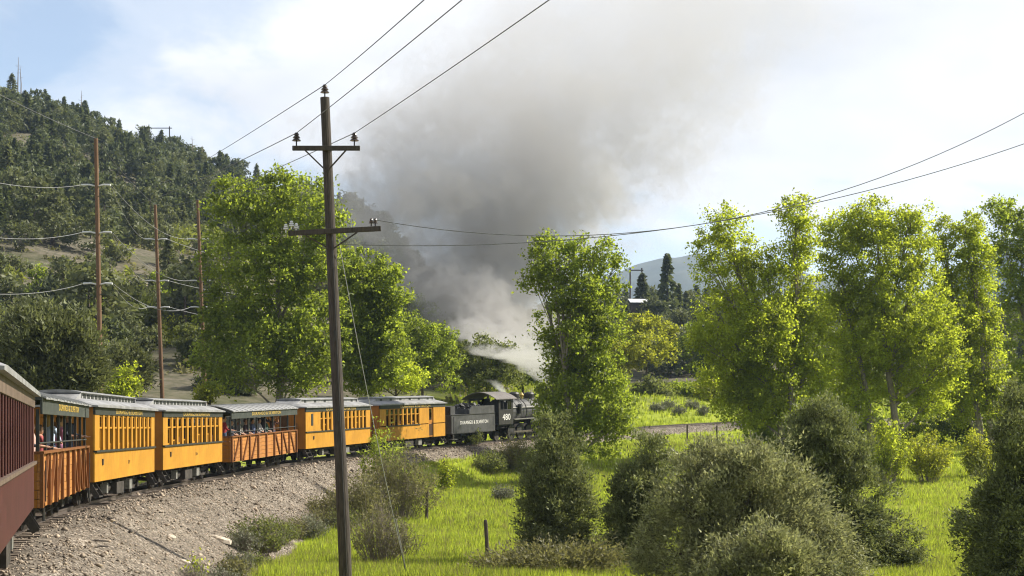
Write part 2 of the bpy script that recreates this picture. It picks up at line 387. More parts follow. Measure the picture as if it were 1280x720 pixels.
ag = N(nt, 'ShaderNodeAttribute'); ag.attribute_name = 'gravel'; ah = N(nt, 'ShaderNodeAttribute'); ah.attribute_name = 'hillside'
gf = noise(nt, g, 0.35, 6, 0.65)
gcol = ramp(nt, gf, [(0.30, (0.12, 0.15, 0.020)), (0.52, (0.21, 0.25, 0.024)), (0.74, (0.28, 0.29, 0.045))])
st = ramp(nt, noise(nt, g, 14, 5, 0.7), [(0.3, (0.085, 0.07, 0.057)), (0.5, (0.17, 0.145, 0.118)), (0.7, (0.28, 0.245, 0.20))])
vor = N(nt, 'ShaderNodeTexVoronoi'); vor.inputs['Scale'].default_value = 15.0; nt.links.new(g, vor.inputs['Vector'])
vs1 = N(nt, 'ShaderNodeSeparateColor'); nt.links.new(vor.outputs['Color'], vs1.inputs[0])
st = ramp(nt, vs1.outputs[0], [(0.0, (0.075, 0.062, 0.05)), (0.45, (0.18, 0.152, 0.12)), (0.8, (0.27, 0.232, 0.185)), (1.0, (0.42, 0.37, 0.31))])
st = mixc(nt, ramp(nt, vor.outputs['Distance'], [(0.35, 0.0), (0.75, 0.8)]), st, (0.05, 0.042, 0.035))
st2 = ramp(nt, noise(nt, g, 0.7, 4, 0.6), [(0.35, 0.72), (0.65, 1.12)])
st = mixc(nt, 1.0, st, st2, 'MULTIPLY')
hc = ramp(nt, noise(nt, g, 0.06, 8, 0.7), [(0.30, (0.075, 0.08, 0.045)), (0.50, (0.115, 0.105, 0.082)), (0.66, (0.165, 0.152, 0.130)), (0.80, (0.25, 0.232, 0.20))])
hc2 = ramp(nt, noise(nt, g, 0.8, 6, 0.7), [(0.42, (0.6, 0.62, 0.5)), (0.6, (1.05, 1.0, 0.95))])
hc = mixc(nt, 1.0, hc, hc2, 'MULTIPLY')
c = mixc(nt, ah.outputs['Fac'], gcol, hc)
gm = M(nt, 'ADD', ag.outputs['Fac'], M(nt, 'MULTIPLY', M(nt, 'SUBTRACT', noise(nt, g, 1.1, 5, 0.7), 0.5), 0.9))
c = mixc(nt, ramp(nt, gm, [(0.40, 0.0), (0.62, 1.0)]), c, st)
nt.links.new(c, p.inputs['Base Color'])
b = N(nt, 'ShaderNodeBump'); b.inputs['Strength'].default_value = 0.6; b.inputs['Distance'].default_value = 0.06
nt.links.new(noise(nt, g, 9, 6, 0.7), b.inputs['Height']); nt.links.new(b.outputs[0], p.inputs['Normal']); nt.links.new(p.outputs[0], out.inputs[0])
gme = mesh_np('ground', V, Q, mats=[m], smooth=True)
for nm, arr in (('gravel', ggr), ('hillside', ghl)):
    a = gme.attributes.new(nm, 'FLOAT', 'POINT'); a.data.foreach_set('value', arr.astype(np.float32))
tag(link('ground', gme), kind='structure', label='green meadow, gravel embankment and bare hillside soil')

# far mountains
m = paint('forested_mountain', (0.060, 0.072, 0.050), 0.95, 0.4, 0.003, grime=(0.10, 0.10, 0.075))
def mountain(name, prof, d, depth, label):
    pxs = np.arange(prof[0][0], prof[-1][0] + 1, 6.0); py = np.interp(pxs, [q[0] for q in prof], [q[1] for q in prof])
    rows = 26; V = []
    for r in range(rows):
        f = r / (rows - 1); dd = d - depth * (1 - f) if f < .8 else d + (f - .8) * depth
        k = math.sin(min(f / .8, 1) * math.pi / 2) if f <= .8 else 1 - (f - .8) * 1.5
        x = (pxs - HX) / F * d * (dd / d) ** .3
        nz = (vnoise(x, np.full_like(x, dd), d * .05, 5) - .5) * d * .012 * k + (vnoise(x, np.full_like(x, dd), d * .012, 6) - .5) * d * .004 * k
        z = (HY - py) / F * d * k + nz - 10 * (1 - k)
        V.append(np.stack([x, np.full_like(x, dd), z], 1))
    n = len(pxs); V = np.concatenate(V); ii = (np.arange(rows - 1)[:, None] * n + np.arange(n - 1)[None, :]).ravel()
    o = link(name, mesh_np(name, V, np.stack([ii, ii + 1, ii + 1 + n, ii + n], 1), mats=[m], smooth=True))
    return tag(o, label, kind='structure')
mountain('mountain', [(500, 470), (640, 420), (740, 375), (780, 362), (815, 353), (850, 349), (880, 352), (930, 362), (1000, 372), (1150, 390), (1400, 420)], 3400, 1500, 'distant blue mesa beyond the trees')
mountain('mountain', [(980, 480), (1080, 430), (1150, 370), (1200, 335), (1240, 315), (1290, 302), (1400, 295), (1700, 320)], 2900, 1300, 'distant blue mountain behind the tall cottonwoods')

# ------------------------------------------------------------------ railway track
trk = tag(empty('railway_track'), 'narrow gauge railway track curving under the train', kind='structure')
GAUGE = 0.914
i0 = int(np.argmin(np.hypot(LA[:, 0] - J[0].x, LA[:, 1] - J[0].y))) - 12
for sgn in (-1, 1):
    mb = MB(); prof = [(-.055, -.13), (.055, -.13), (.055, -.115), (.012, -.10), (.012, -.04), (.034, -.03), (.034, 0), (-.034, 0), (-.034, -.03), (-.012, -.04), (-.012, -.10), (-.055, -.115)]
    n = len(prof); k = 0
    for i in range(i0, len(LA)):
        nL = np.array([-LT[i, 1], LT[i, 0], 0]); c = LA[i] + nL * sgn * (GAUGE / 2 + .034)
        for (a, b_) in prof: mb.v.append(tuple(c + nL * a + np.array([0, 0, b_])))
        if k:
            for q in range(n): mb.f.append(((k - 1) * n + q, (k - 1) * n + (q + 1) % n, k * n + (q + 1) % n, k * n + q))
        k += 1
    mb.build('rail', MT['rail'], trk)
tie_me = bevel_me = MB().box((0, 0, -.075), (.21, 2.05, .15)).mesh('tie', MT['tie'])
s = S_ARC[i0] + 1
for k in range(290):
    p, t = line_at(s + k * .58)
    o = link('tie', tie_me, trk, (p.x, p.y, p.z - .125), (random.uniform(-.015, .015), 0, math.atan2(t.y, t.x) + random.uniform(-.03, .03)))

# ------------------------------------------------------------------ lettering
def text_mesh(txt, h, mat, width=None, name='lettering'):
    cu = bpy.data.curves.new(name, 'FONT'); cu.body = txt; cu.size = h * 1.4; cu.extrude = 0.004; cu.align_x = 'CENTER'; cu.align_y = 'CENTER'; cu.resolution_u = 2
    o = bpy.data.objects.new(name, cu); COL.objects.link(o)
    bpy.context.view_layer.update()
    dg = bpy.context.evaluated_depsgraph_get(); me = bpy.data.meshes.new_from_object(o.evaluated_get(dg))
    bpy.data.objects.remove(o); bpy.data.curves.remove(cu)
    if width:
        xs_ = [v.co.x for v in me.vertices]; k = width / (max(xs_) - min(xs_))
        for v in me.vertices: v.co.x *= k
    me.materials.clear(); me.materials.append(mat); me.name = name; return me
DS = {k: text_mesh('DURANGO & SILVERTON', .15, MT[k], 4.6) for k in ('gold',)}
DSW = text_mesh('DURANGO & SILVERTON', .24, MT['white_letter'], 4.2)
def side_text(me, parent, x, z, y, right=True):
    # upright on a side wall, reads left to right for someone facing that wall
    return link('lettering', me, parent, (x, -y if right else y, z), (R(90), 0, 0 if right else R(180)))

# ------------------------------------------------------------------ running gear
WH = MB()
def wheel_mesh(r, w, name='wheel', mat='under', spokes=0):
    mb = MB(); n = 18
    pr = [(0.07, -w * .75), (r * .55, -w * .5), (r * .85, -w * .55), (r, -w * .5), (r, w * .35), (r + .025, w * .38), (r + .025, w * .5), (r * .85, w * .5), (r * .5, w * .35), (0.07, w * .5)]
    for k in range(n):
        t = 2 * math.pi * k / n
        for (a, b_) in pr: mb.v.append((a * math.cos(t), b_, a * math.sin(t)))
    q = len(pr)
    for k in range(n):
        k2 = (k + 1) % n
        for j in range(q - 1): mb.f.append((k * q + j, k2 * q + j, k2 * q + j + 1, k * q + j + 1))
    mb.f.append(tuple(k * q for k in range(n))); mb.f.append(tuple(k * q + q - 1 for k in range(n))[::-1])
    return mb.mesh(name, MT[mat])
wheel_me = wheel_mesh(.33, .12)
mb = MB()
for sg in (-1, 1):
    mb.box((0, sg * .72, .47), (1.75, .09, .12)).box((0, sg * .72, .25), (.7, .09, .09))
    mb.bar((-.35, sg * .72, .25), (-.75, sg * .72, .42), .08, .05).bar((.35, sg * .72, .25), (.75, sg * .72, .42), .08, .05)
    for ax in (-.75, .75): mb.box((ax, sg * .74, .35), (.2, .16, .22))
    for q in (-.16, 0, .16): mb.tube([(q, sg * .72, .30), (q, sg * .72, .42)], .055, 8)
mb.box((0, 0, .50), (.28, 1.5, .14))
for ax in (-.75, .75): mb.tube([(ax, -.6, .33), (ax, .6, .33)], .05, 6)
truck_me = mb.mesh('truck', MT['under'])
def truck(parent, x):
    t = link('truck', truck_me, parent, (x, 0, 0))
    for ax in (-.75, .75):
        for sg in (-1, 1): link('wheel', wheel_me, t, (ax, sg * .50, .33), (0, 0, 0 if sg < 0 else R(180)))
    return t
def car_root(i, name, label, cat, group, bodylen=None):
    a, b_ = J[i], J[i + 1]; d = b_ - a
    o = empty(name, (a + b_) / 2); f = d.normalized(); l = Vector((0, 0, 1)).cross(f).normalized(); u = f.cross(l)
    o.rotation_euler = Matrix((f, l, u)).transposed().to_euler()
    tag(o, label, cat, group); return o, d.length - 1.65
def underframe(o, L, boxes=True, mat='under', seed=0):
    rr = random.Random(seed)
    mb = MB()
    for y in (-.85, -.3, .3, .85): mb.box((0, y, .66), (L - .3, .12, .16))
    for x in np.arange(-L / 2 + .4, L / 2, 1.3): mb.box((float(x), 0, .665), (.1, 2.2, .12))
    for y in (-.8, .8):
        mb.tube([(-L * .33, y, .58), (-L * .12, y, .30), (L * .12, y, .30), (L * .33, y, .58)], .018, 5)
        for x in (-.12, .12): mb.box((L * x, y, .45), (.06, .06, .32))
    mb.build('underframe', MT[mat], o)
    for sg in (-1, 1):
        truck(o, sg * (L / 2 - 1.75))
        c = MB(); c.box((sg * (L / 2 + .12), 0, .52), (.5, .16, .2)).box((sg * (L / 2 + .33), 0, .52), (.16, .24, .28)); c.build('coupler', MT['under'], o)
    if boxes:
        MB().box((-.2 + rr.uniform(-.8, .8), -.92, .40), (1.2, .36, .36)).build('battery_box', MT['under'], o)
        MB().box((1.5 + rr.uniform(-.3, .3), -.92, .44), (.5, .25, .34)).build('battery_box', MT['steel'], o)
        MB().tube([(-1.9, -.75, .42), (-1.0, -.75, .42)], .17, 12).build('air_tank', MT['under'], o)
        MB().box((-L / 2 + 3.0, -.90, .45), (.22, .2, .34)).build('valve_box', MT['steel'], o)
def steps(o, x, mat='under'):
    for sg in (-1, 1):
        mb = MB()
        for k, (z, y) in enumerate(((.30, 1.22), (.50, 1.08))): mb.box((x, sg * y, z), (.55, .22, .035))
        for q in (-.28, .28): mb.bar((x + q, sg * 1.28, .28), (x + q, sg * 1.02, .70), .03, .16)
        mb.build('step', MT[mat], o)
def roof_profile(hw, z0, rise, n=10, th=.05):
    up = [(-hw + 2 * hw * k / n, z0 + rise * (1 - (2 * k / n - 1) ** 2)) for k in range(n + 1)]
    return up + [(y, z - th) for y, z in reversed(up)]

def coach(o, L, body='yellow', sash='yellow', letter='letter_dark', nwin=12, win=None, door=None, small=None, ventdark=True, text=True, number='', ztxt=None, seats=True, seed=0, longvent=True):
    rr = random.Random(seed)
    zb, zs, zw, zl, ze = SILL, 1.57, 1.63, 2.66, 2.88
    H = 1.22
    win = win or (-L / 2 + .55, L / 2 - .55)
    underframe(o, L, seed=seed); MB().box((0, 0, .80), (L - .06, 2.3, .12)).build('floor', MT['floor'], o)
    pitch = (win[1] - win[0]) / nwin; pw = .24 if nwin > 9 else .17
    post = MB().box((0, 0, (zw + zl) / 2), (pw, .09, zl - zw)).mesh('window_post', MT[body])
    shade_strip = MB().box((0, 0, (zw + zl) / 2), (pw - .02, .022, zl - zw)).mesh('post_shade_strip', MT['shade_brown'])  # added strip behind each post, dark colour makes the interior look shaded
    ow = pitch - pw
    up = .40
    s_ = MB()
    for x in (-ow / 2 + .025, ow / 2 - .025): s_.box((x, 0, zl - up / 2), (.05, .035, up))
    s_.box((0, 0, zl - up + .025), (ow - .1, .035, .05)).box((0, 0, zl - .025), (ow - .1, .035, .05))
    sash_up = s_.mesh('window', MT[sash])
    pane_up = MB().box((0, 0, zl - up / 2), (ow - .1, .008, up - .1)).mesh('pane', MT['glass'])
    s2 = MB(); lo = zl - up - zw
    for x in (-ow / 2 + .025, ow / 2 - .025): s2.box((x, 0, zw + lo / 2), (.05, .03, lo))
    s2.box((0, 0, zw + .03), (ow - .1, .03, .06)).box((0, 0, zw + lo - .025), (ow - .1, .03, .05))
    sash_lo = s2.mesh('lower_sash', MT[sash]); pane_lo = MB().box((0, 0, zw + lo / 2), (ow - .1, .008, lo - .12)).mesh('pane', MT['glass'])
    for sg in (-1, 1):
        y = sg * H
        # lower side, in panels between the door openings
        segs = [(-L / 2, L / 2)]
        if door: segs = [(-L / 2, door - .36), (door + .36, L / 2)]
        for a, b_ in segs: bevel(MB().box(((a + b_) / 2, y - sg * .03, (zb + zs) / 2), (b_ - a, .06, zs - zb)).build('side_panel', MT[body], o), .008)
        MB().box(((win[0] + win[1]) / 2 if door else 0, y + sg * .012, (zs + zw) / 2), ((win[1] - win[0]) if door else L - .04, .09, zw - zs - .003)).build('belt_rail', MT[letter], o)
        for k in range(nwin + 1):
            link('window_post', post, o, (win[0] + pitch * k, y - sg * .045, 0)); link('post_shade_strip', shade_strip, o, (win[0] + pitch * k, y - sg * .105, 0))
        MB().box((0, y - sg * .075, (zb + zs) / 2 + .05), (L - .2, .025, zs - zb - .1)).build('inner_shade_sheet', MT['shade_brown'], o)  # added sheet inside the lower wall, interior shade painted as dark brown
        for (a, b_) in ((-L / 2, win[0] - pw / 2), (win[1] + pw / 2, L / 2)):
            if door and a < door < b_:
                for a2, b2 in ((a, door - .36), (door + .36, b_)): MB().box(((a2 + b2) / 2, y - sg * .03, (zw + zl) / 2), (b2 - a2, .06, zl - zw)).build('upper_panel', MT[body], o)
                d_ = MB().box((door, y - sg * .09, (zb + zl) / 2), (.70, .05, zl - zb - .04)).build('door', MT['end_orange'], o)
                MB().box((door, y - sg * .058, 2.2), (.40, .012, .7)).build('pane', MT['glass'], d_)
                MB().box((door + .24, y - sg * .055, 1.6), (.04, .03, .14)).build('handle', MT['black'], d_)
            else: MB().box(((a + b_) / 2, y - sg * .03, (zw + zl) / 2), (b_ - a, .06, zl - zw)).build('upper_panel', MT[body], o)
            if small and a < small < b_: MB().box((small, y + sg * .004, 2.25), (.26, .03, .62)).build('toilet_window', MT['dark_post'], o)
        for k in range(nwin):
            xw = win[0] + pitch * (k + .5)
            w = link('window', sash_up, o, (xw, y - sg * .05, 0)); link('pane', pane_up, w)
            op = rr.choice([0.0, 0.0, -.28, -.45]) if sg < 0 else rr.choice([0, 0, -.4])
            if rr.random() < .75: 
                lw = link('lower_sash', sash_lo, w, (0, sg * -.045, op if op < 0 else 0))
        lb = bevel(MB().box((0, y - sg * .02, (zl + ze) / 2), (L, .08, ze - zl)).build('letterboard', MT[letter], o), .006)
        if text: side_text(DS['gold'], o, 0.2, (zl + ze) / 2, H + .024, sg < 0)
    if number:
        for q, ch in enumerate(number): side_text(text_mesh(ch, .12, MT['letter_dark'], None, 'numeral'), o, 0.2 + (q - 1) * .13, 1.18, H + .004).name = 'numeral'
        MB().box((-L / 2 + 1.1, -H - .012, 1.28), (.14, .03, .18)).build('marker_plate', MT['black'], o)
    for sg in (-1, 1):
        e = MB()
        for y in (-.82, .82): e.box((sg * (L / 2 - .04), y, (zb + ze) / 2), (.08, .70, ze - zb))
        e.box((sg * (L / 2 - .04), 0, 2.74), (.08, .94, .28)); e.build('end_wall', MT['end_orange' if body == 'yellow' else body], o)
        d_ = MB().box((sg * (L / 2 - .06), 0, 1.66), (.04, .92, 1.86)).build('end_door', MT['end_orange' if body == 'yellow' else 'maroon_dark'], o)
        MB().box((sg * (L / 2 - .035), 0, 2.1), (.012, .5, .7)).build('pane', MT['glass'], d_)
        for y in (-.75, .75): MB().tube([(sg * (L / 2 + .06), y, .9), (sg * (L / 2 + .06), y, 2.1)], .018, 6).build('grab_iron', MT['black'], o)
        steps(o, sg * (L / 2 - .35), 'under')
    # lower roof with dropped ends, clerestory with its own little windows
    nseg = 8; pr = []; hw = 1.34
    half = [(-hw, ze), (-hw, ze + .05), (-1.05, ze + .16), (-.78, ze + .22), (-.62, ze + .24)]
    prof = half + [(-y, z) for y, z in reversed(half)]
    rf = MB(); xsn = [-L / 2 - .12, -L / 2 + .1, -L / 2 + .6, L / 2 - .6, L / 2 - .1, L / 2 + .12]; kz = [.25, .7, 1, 1, .7, .25]; q = len(prof)
    for x, k in zip(xsn, kz):
        for y, z in prof: rf.v.append((x, y, ze + .03 + (z - ze) * k if z > ze else z))
    for a in range(len(xsn) - 1):
        for b_ in range(q): rf.f.append((a * q + b_, a * q + (b_ + 1) % q, (a + 1) * q + (b_ + 1) % q, (a + 1) * q + b_))
    rf.f.append(tuple(range(q))[::-1]); rf.f.append(tuple((len(xsn) - 1) * q + b_ for b_ in range(q)))
    roof = rf.build('roof', MT['roof'], o)
    cl = L / 2 - .75; zc = ze + .235
    cw = MB().prism([(-.60, zc - .05), (-.60, zc + .19), (.60, zc + .19), (.60, zc - .05)], -cl, cl).build('clerestory', MT['roof_white'], o)
    MB().prism([(-.70, zc + .19), (-.70, zc + .215), (-.4, zc + .27), (0, zc + .29), (.4, zc + .27), (.70, zc + .215), (.70, zc + .19)], -cl - .12, cl + .12).build('upper_roof', MT['roof'], o)
    for sg in (-1, 1):
        b_ = len(rf.v); nose = MB(); xa, xb = sg * cl, sg * (L / 2 + .02)
        nose.v = [(xa, -.68, zc + .20), (xa, .68, zc + .20), (xb, -.6, zc - .10), (xb, .6, zc - .10), (xa, -.68, zc - .1), (xa, .68, zc - .1)]
        nose.f = [(0, 1, 3, 2), (0, 2, 4), (1, 5, 3), (4, 2, 3, 5), (0, 4, 5, 1)]; nose.build('roof_nose', MT['roof'], o)
    nv = int(cl * 2 / (.55 if longvent else 1.35))
    vm = MB().box((0, 0, zc + .09), ((.34 if longvent else .30), .02, .13)).mesh('vent_window', MT['dark_post'])
    for k in range(nv):
        for sg in (-1, 1): link('vent_window', vm, o, (-cl + (k + .5) * 2 * cl / nv, sg * .603, 0))
    if seats:
        sm = MB().box((0, 0, 1.22), (.45, .9, .14)).box((-.22, 0, 1.52), (.1, .9, .75)).box((0, 0, 1.0), (.3, .8, .3)).mesh('seat', MT['seat'])
        for x in np.arange(win[0] + .5, win[1] - .2, 1.0):
            for sg in (-1, 1): link('seat', sm, o, (float(x), sg * .68, 0))
    return o

def gondola(o, L, seed=0):
    rr = random.Random(seed); H = 1.22; zb, zt_, zf, ze = .62, 1.74, 2.56, 2.90
    underframe(o, L, boxes=False, seed=seed); MB().box((0, 0, .80), (L - .1, 2.28, .12)).build('floor', MT['floor'], o)
    npl = 6; ph = (zt_ - zb) / npl
    pl = MB().box((0, 0, ph / 2), (L, .05, ph - .012)).mesh('plank', MT['orange_plank'])
    ple = MB().box((0, 0, ph / 2), (.05, 2.32, ph - .012)).mesh('plank', MT['end_orange'])
    for sg in (-1, 1):
        for k in range(npl): link('plank', pl, o, (0, sg * (H - .03 + rr.uniform(-.004, .004)), zb + k * ph))
        for k in range(npl): link('plank', ple, o, (sg * (L / 2 - .03), 0, zb + k * ph))
        ns = 8; sx = [-L / 2 + .06 + (L - .12) * k / ns for k in range(ns + 1)]
        stm = MB().box((0, 0, (zb + zt_) / 2), (.13, .07, zt_ - zb - .01)).mesh('stake', MT['orange_stake'])
        for x in sx: link('stake', stm, o, (x, sg * (H + .032), 0))
        for k in range(ns):
            if k in (3, 4): continue
            a, b_ = (sx[k], sx[k + 1]) if k >= ns / 2 else (sx[k + 1], sx[k])
            MB().bar((a * .8 + b_ * .2, sg * (H + .028), zt_ - .06), (a * .25 + b_ * .75, sg * (H + .028), zb + .06), .055, .11).build('brace', MT['orange_stake'], o)
        MB().box((0, sg * H, zt_ + .025), (L + .02, .16, .05)).build('top_rail', MT['orange_stake'], o)
        MB().tube([(-L / 2, sg * (H - .02), zt_ + .22), (L / 2, sg * (H - .02), zt_ + .22)], .018, 6).build('hand_rail', MT['dark_post'], o)
        pm = MB().box((0, 0, (zt_ + zf) / 2 + .05), (.065, .065, zf - zt_ + .1)).mesh('roof_post', MT['dark_post'])
        for k in range(9):
            if k in (1, 3, 5, 7) and sg > 0: continue
            link('roof_post', pm, o, (-L / 2 + .08 + (L - .16) * k / 8, sg * (H - .06), 0))
        bevel(MB().box((0, sg * (H + .03), (zf + ze) / 2), (L + .1, .05, ze - zf)).build('fascia', MT['fascia'], o), .006)
        side_text(DS['gold'], o, 0, (zf + ze) / 2, H + .06, sg < 0)
        MB().prism([(-1.25, ze - .06), (-1.25, ze + .02), (-.6, ze + .14), (0, ze + .18), (.6, ze + .14), (1.25, ze + .02), (1.25, ze - .06), (.0, ze + .02)], sg * (L / 2 + .04) - .02, sg * (L / 2 + .04) + .02).build('end_arch', MT['dark_post'], o)
        MB().box((sg * (L / 2 - .03), 0, zt_ + .025), (.10, 2.3, .05)).build('end_rail', MT['orange_stake'], o)
        MB().tube([(sg * (L / 2 - .1), -1.28, .35), (sg * (L / 2 - .1), -1.28, .62)], .03, 6).build('step_bar', MT['black'], o)
        MB().tube([(sg * (L / 2 - .2), -1.31, .75), (sg * (L / 2 - .2), -1.31, 1.6)], .014, 6).build('grab_iron', MT['black'], o)
    n = 11; yy = [-1.34 + 2.68 * k / (n - 1) for k in range(n)]
    # roof in overlapping sheets with ribs
    sh = MB().prism(roof_profile(1.34, ze, .27, 10, .035), -.35, .35).mesh('roof_sheet', MT['roof'])
    k = int(L / .69)
    for q in range(k): link('roof_sheet', sh, o, (-L / 2 + (q + .5) * L / k, 0, .006 * (q % 2)))
    rb = MB().prism(roof_profile(1.35, ze + .02, .27, 10, .04), -.02, .02).mesh('roof_rib', MT['roof_white'])
    for q in range(k + 1): link('roof_rib', rb, o, (-L / 2 + q * L / k, 0, .0))
    bm = MB().box((0, 0, 1.22), (.40, .75, .08)).box((0, .40, 1.45), (.40, .06, .5)).box((0, 0, 1.0), (.08, .6, .4)).mesh('bench', MT['inner'])
    for q in range(8):
        for sg in (-1, 1): link('bench', bm, o, (-L / 2 + .9 + q * (L - 1.8) / 7, sg * .45, 0), (0, 0, 0 if sg < 0 else R(180)))
    return o

o, L = car_root(0, 'passenger_coach', 'dark maroon passenger coach with many narrow windows coupled behind the orange open car', 'coach', 'cars of the steam train')
coach(o, L, 'maroon', 'maroon_dark', 'letter_brown', nwin=17, text=False, seed=1)
MB().tube([(L / 2 - 4.6, -.5, 3.05), (L / 2 - 4.6, -.5, 3.62)], .17, 14).build('stove_pipe', MT['roof_silver'], o)
RED = o
G1, LG1 = car_root(1, 'open_gondola', 'orange plank open car beside the maroon coach, passengers standing under its roof', 'rail car', 'cars of the steam train')
gondola(G1, LG1, 2)
o, L = car_root(2, 'passenger_coach', 'yellow coach with twelve window bays coupled directly to the open car behind the maroon coach', 'coach', 'cars of the steam train')
coach(o, L, nwin=12, number='319', seed=3)
o, L = car_root(3, 'passenger_coach', 'yellow coach with orange end wall between another yellow coach and an open car', 'coach', 'cars of the steam train')
coach(o, L, nwin=11, number='330', seed=4)
G2, LG2 = car_root(4, 'open_gondola', 'orange plank open car coupled between two yellow coaches, braces on its side', 'rail car', 'cars of the steam train')
gondola(G2, LG2, 5)
o, L = car_root(5, 'passenger_coach', 'yellow coach seen behind the dark utility pole with small toilet window at one end', 'coach', 'cars of the steam train')
coach(o, L, nwin=12, win=(-L / 2 + 2.0, L / 2 - .6), small=-L / 2 + .9, number='312', seed=6, longvent=False)
o, L = car_root(6, 'combination_coach', 'yellow baggage coach with eight windows and a side door coupled behind the tender', 'coach', 'cars of the steam train')
coach(o, L, nwin=8, win=(-L / 2 + .8, .9), door=L / 2 - 2.3, number='', seed=7, longvent=False)

# ------------------------------------------------------------------ tender
o, L = car_root(7, 'tender', 'black coal tender with white railway name lettered on its side', 'tender', None); L += 1.05
underframe(o, L, boxes=False, mat='black')
bevel(MB().box((0, 0, 1.42), (L, 2.44, 1.30)).build('water_tank', MT['tender'], o), .03)
mb = MB()
for sg in (-1, 1):
    mb.prism([(-.6, 2.073), (L / 2 - .03, 2.073), (L / 2 - .03, 2.62), (-.2, 2.62), (-.6, 2.35)], sg * 1.17 - .03, sg * 1.17 + .03, 'y')
mb.box((-.6, 0, 2.25), (.06, 2.28, .36)); mb.build('coal_bunker', MT['tender'], o)
cm = MB()
for k in range(170):
    x = random.uniform(-.5, L / 2 - .2); y = random.uniform(-1.05, 1.05); r = random.uniform(.07, .17)
    z = 2.15 + .62 * (1 - (y / 1.2) ** 2) * (1 - abs(x - 1.2) / 3.2) + random.uniform(-.05, .08)
    cm.box((x, y, z), (r * 1.6, r * 1.3, r), Matrix.Rotation(random.uniform(0, 3), 3, (random.random(), random.random(), random.random() + .1)))
tag(cm.build('coal', MT['coal'], o), kind='stuff')
MB().box((-L / 2 + .9, 0, 2.35), (1.1, 1.5, .56)).build('water_hatch', MT['tender'], o)
MB().box((-L / 2 + .05, 0, 2.35), (.06, 2.3, .56)).build('rear_plate', MT['black'], o)
for sg in (-1, 1):
    side_text(DSW, o, .1, 1.50, 1.226, sg < 0)
    for z in (.80, 2.06): MB().box((0, sg * 1.24, z), (L, .03, .05)).build('rivet_strip', MT['black'], o)
    for x in (-L / 2 + .15, L / 2 - .15): MB().tube([(x, sg * 1.30, .85), (x, sg * 1.30, 1.95)], .018, 6).build('grab_iron', MT['black'], o)
    MB().box((-L / 2 + .4, sg * 1.15, .42), (.7, .25, .05)).box((-L / 2 + .4, sg * 1.15, .58), (.06, .08, .3)).build('step', MT['steel'], o)

# ------------------------------------------------------------------ locomotive
o, L = car_root(8, 'steam_locomotive', 'black steam locomotive numbered 480 ahead of the tender, smoke rising from its stack', 'locomotive', None); L += 1.2
LOCO = o; c0 = -L / 2
def ring(o, name, x0, x1, r, zc, mat, n=22):
    return MB().tube([(x0, 0, zc), (x1, 0, zc)], r, n).build(name, MT[mat], o, smooth=False)
# cab
cab = MB()
for sg in (-1, 1):
    cab.box((c0 + 1.1, sg * 1.25, 1.70), (2.0, .05, 1.0)).box((c0 + .22, sg * 1.25, 2.55), (.24, .05, .70)).box((c0 + 1.98, sg * 1.25, 2.55), (.24, .05, .70)).box((c0 + 1.1, sg * 1.25, 2.98), (2.0, .05, .16))
cab.box((c0 + 2.07, .95, 2.15), (.05, .55, 1.8)).box((c0 + 2.07, -.95, 2.15), (.05, .55, 1.8)); cab.box((c0 + 1.1, 0, 1.16), (2.0, 2.4, .08))
cab.build('cab', MT['black'], o)
MB().prism(roof_profile(1.48, 3.05, .50, 12, .05), c0 - .55, c0 + 2.35).build('cab_roof', paint('dusty_cab_roof', (0.11, 0.10, 0.095), .7, .3, 2.0, grime=(.2, .18, .16)), o)
for sg in (-1, 1):
    w = MB().box((c0 + .74, sg * 1.25, 2.52), (.04, .04, .76)).box((c0 + 1.30, sg * 1.25, 2.52), (.05, .04, .76)).box((c0 + 1.1, sg * 1.25, 2.24), (1.5, .05, .05)).build('cab_window', MT['tender'], o)
    MB().box((c0 + 1.58, sg * 1.25, 2.56), (.52, .01, .60)).build('pane', MT['glass'], w)
    for q, ch in enumerate('480'): side_text(text_mesh(ch, .46, MT['white_letter'], .33, 'numeral'), o, c0 + 1.15 + (q - 1) * .38 * (1 if sg < 0 else -1), 1.70, 1.28, sg < 0).name = 'numeral'
# boiler
ring(o, 'firebox', c0 + 2.0, c0 + 3.8, .98, 2.05, 'tender'); ring(o, 'boiler', c0 + 3.8, c0 + 8.2, .88, 2.08, 'tender')
for x in np.linspace(c0 + 2.4, c0 + 8.0, 8): ring(o, 'boiler_band', float(x) - .03, float(x) + .03, 1.0 if x < c0 + 3.8 else .90, 2.06 if x < c0 + 3.8 else 2.08, 'black')
ring(o, 'smokebox', c0 + 8.2, c0 + 9.8, .92, 2.08, 'black'); ring(o, 'smokebox_door', c0 + 9.8, c0 + 9.95, .70, 2.08, 'tender')
MB().tube([(c0 + 9.1, 0, 2.9), (c0 + 9.1, 0, 3.25), (c0 + 9.1, 0, 3.95), (c0 + 9.1, 0, 4.0)], [.34, .25, .27, .33], 18).build('smoke_stack', MT['black'], o)
for x, h_, r in ((c0 + 4.4, 3.45, .40), (c0 + 6.6, 3.40, .42)):
    MB().tube([(x, 0, 2.7), (x, 0, 3.0), (x, 0, h_ - .12), (x, 0, h_), (x, 0, h_ + .05)], [r + .1, r, r, r * .8, r * .3], 18).build('dome', MT['black'], o)
MB().tube([(c0 + 3.1, 0, 2.95), (c0 + 3.1, 0, 3.45)], .10, 10).build('safety_valve', MT['black'], o)
MB().tube([(c0 + 5.5, 0, 2.95), (c0 + 5.5, 0, 3.25), (c0 + 5.5, 0, 3.42)], [.05, .17, .05], 12).build('bell', MT['gold'], o)
MB().box((c0 + 9.3, 0, 3.28), (.35, .36, .4)).build('headlight', MT['black'], o)
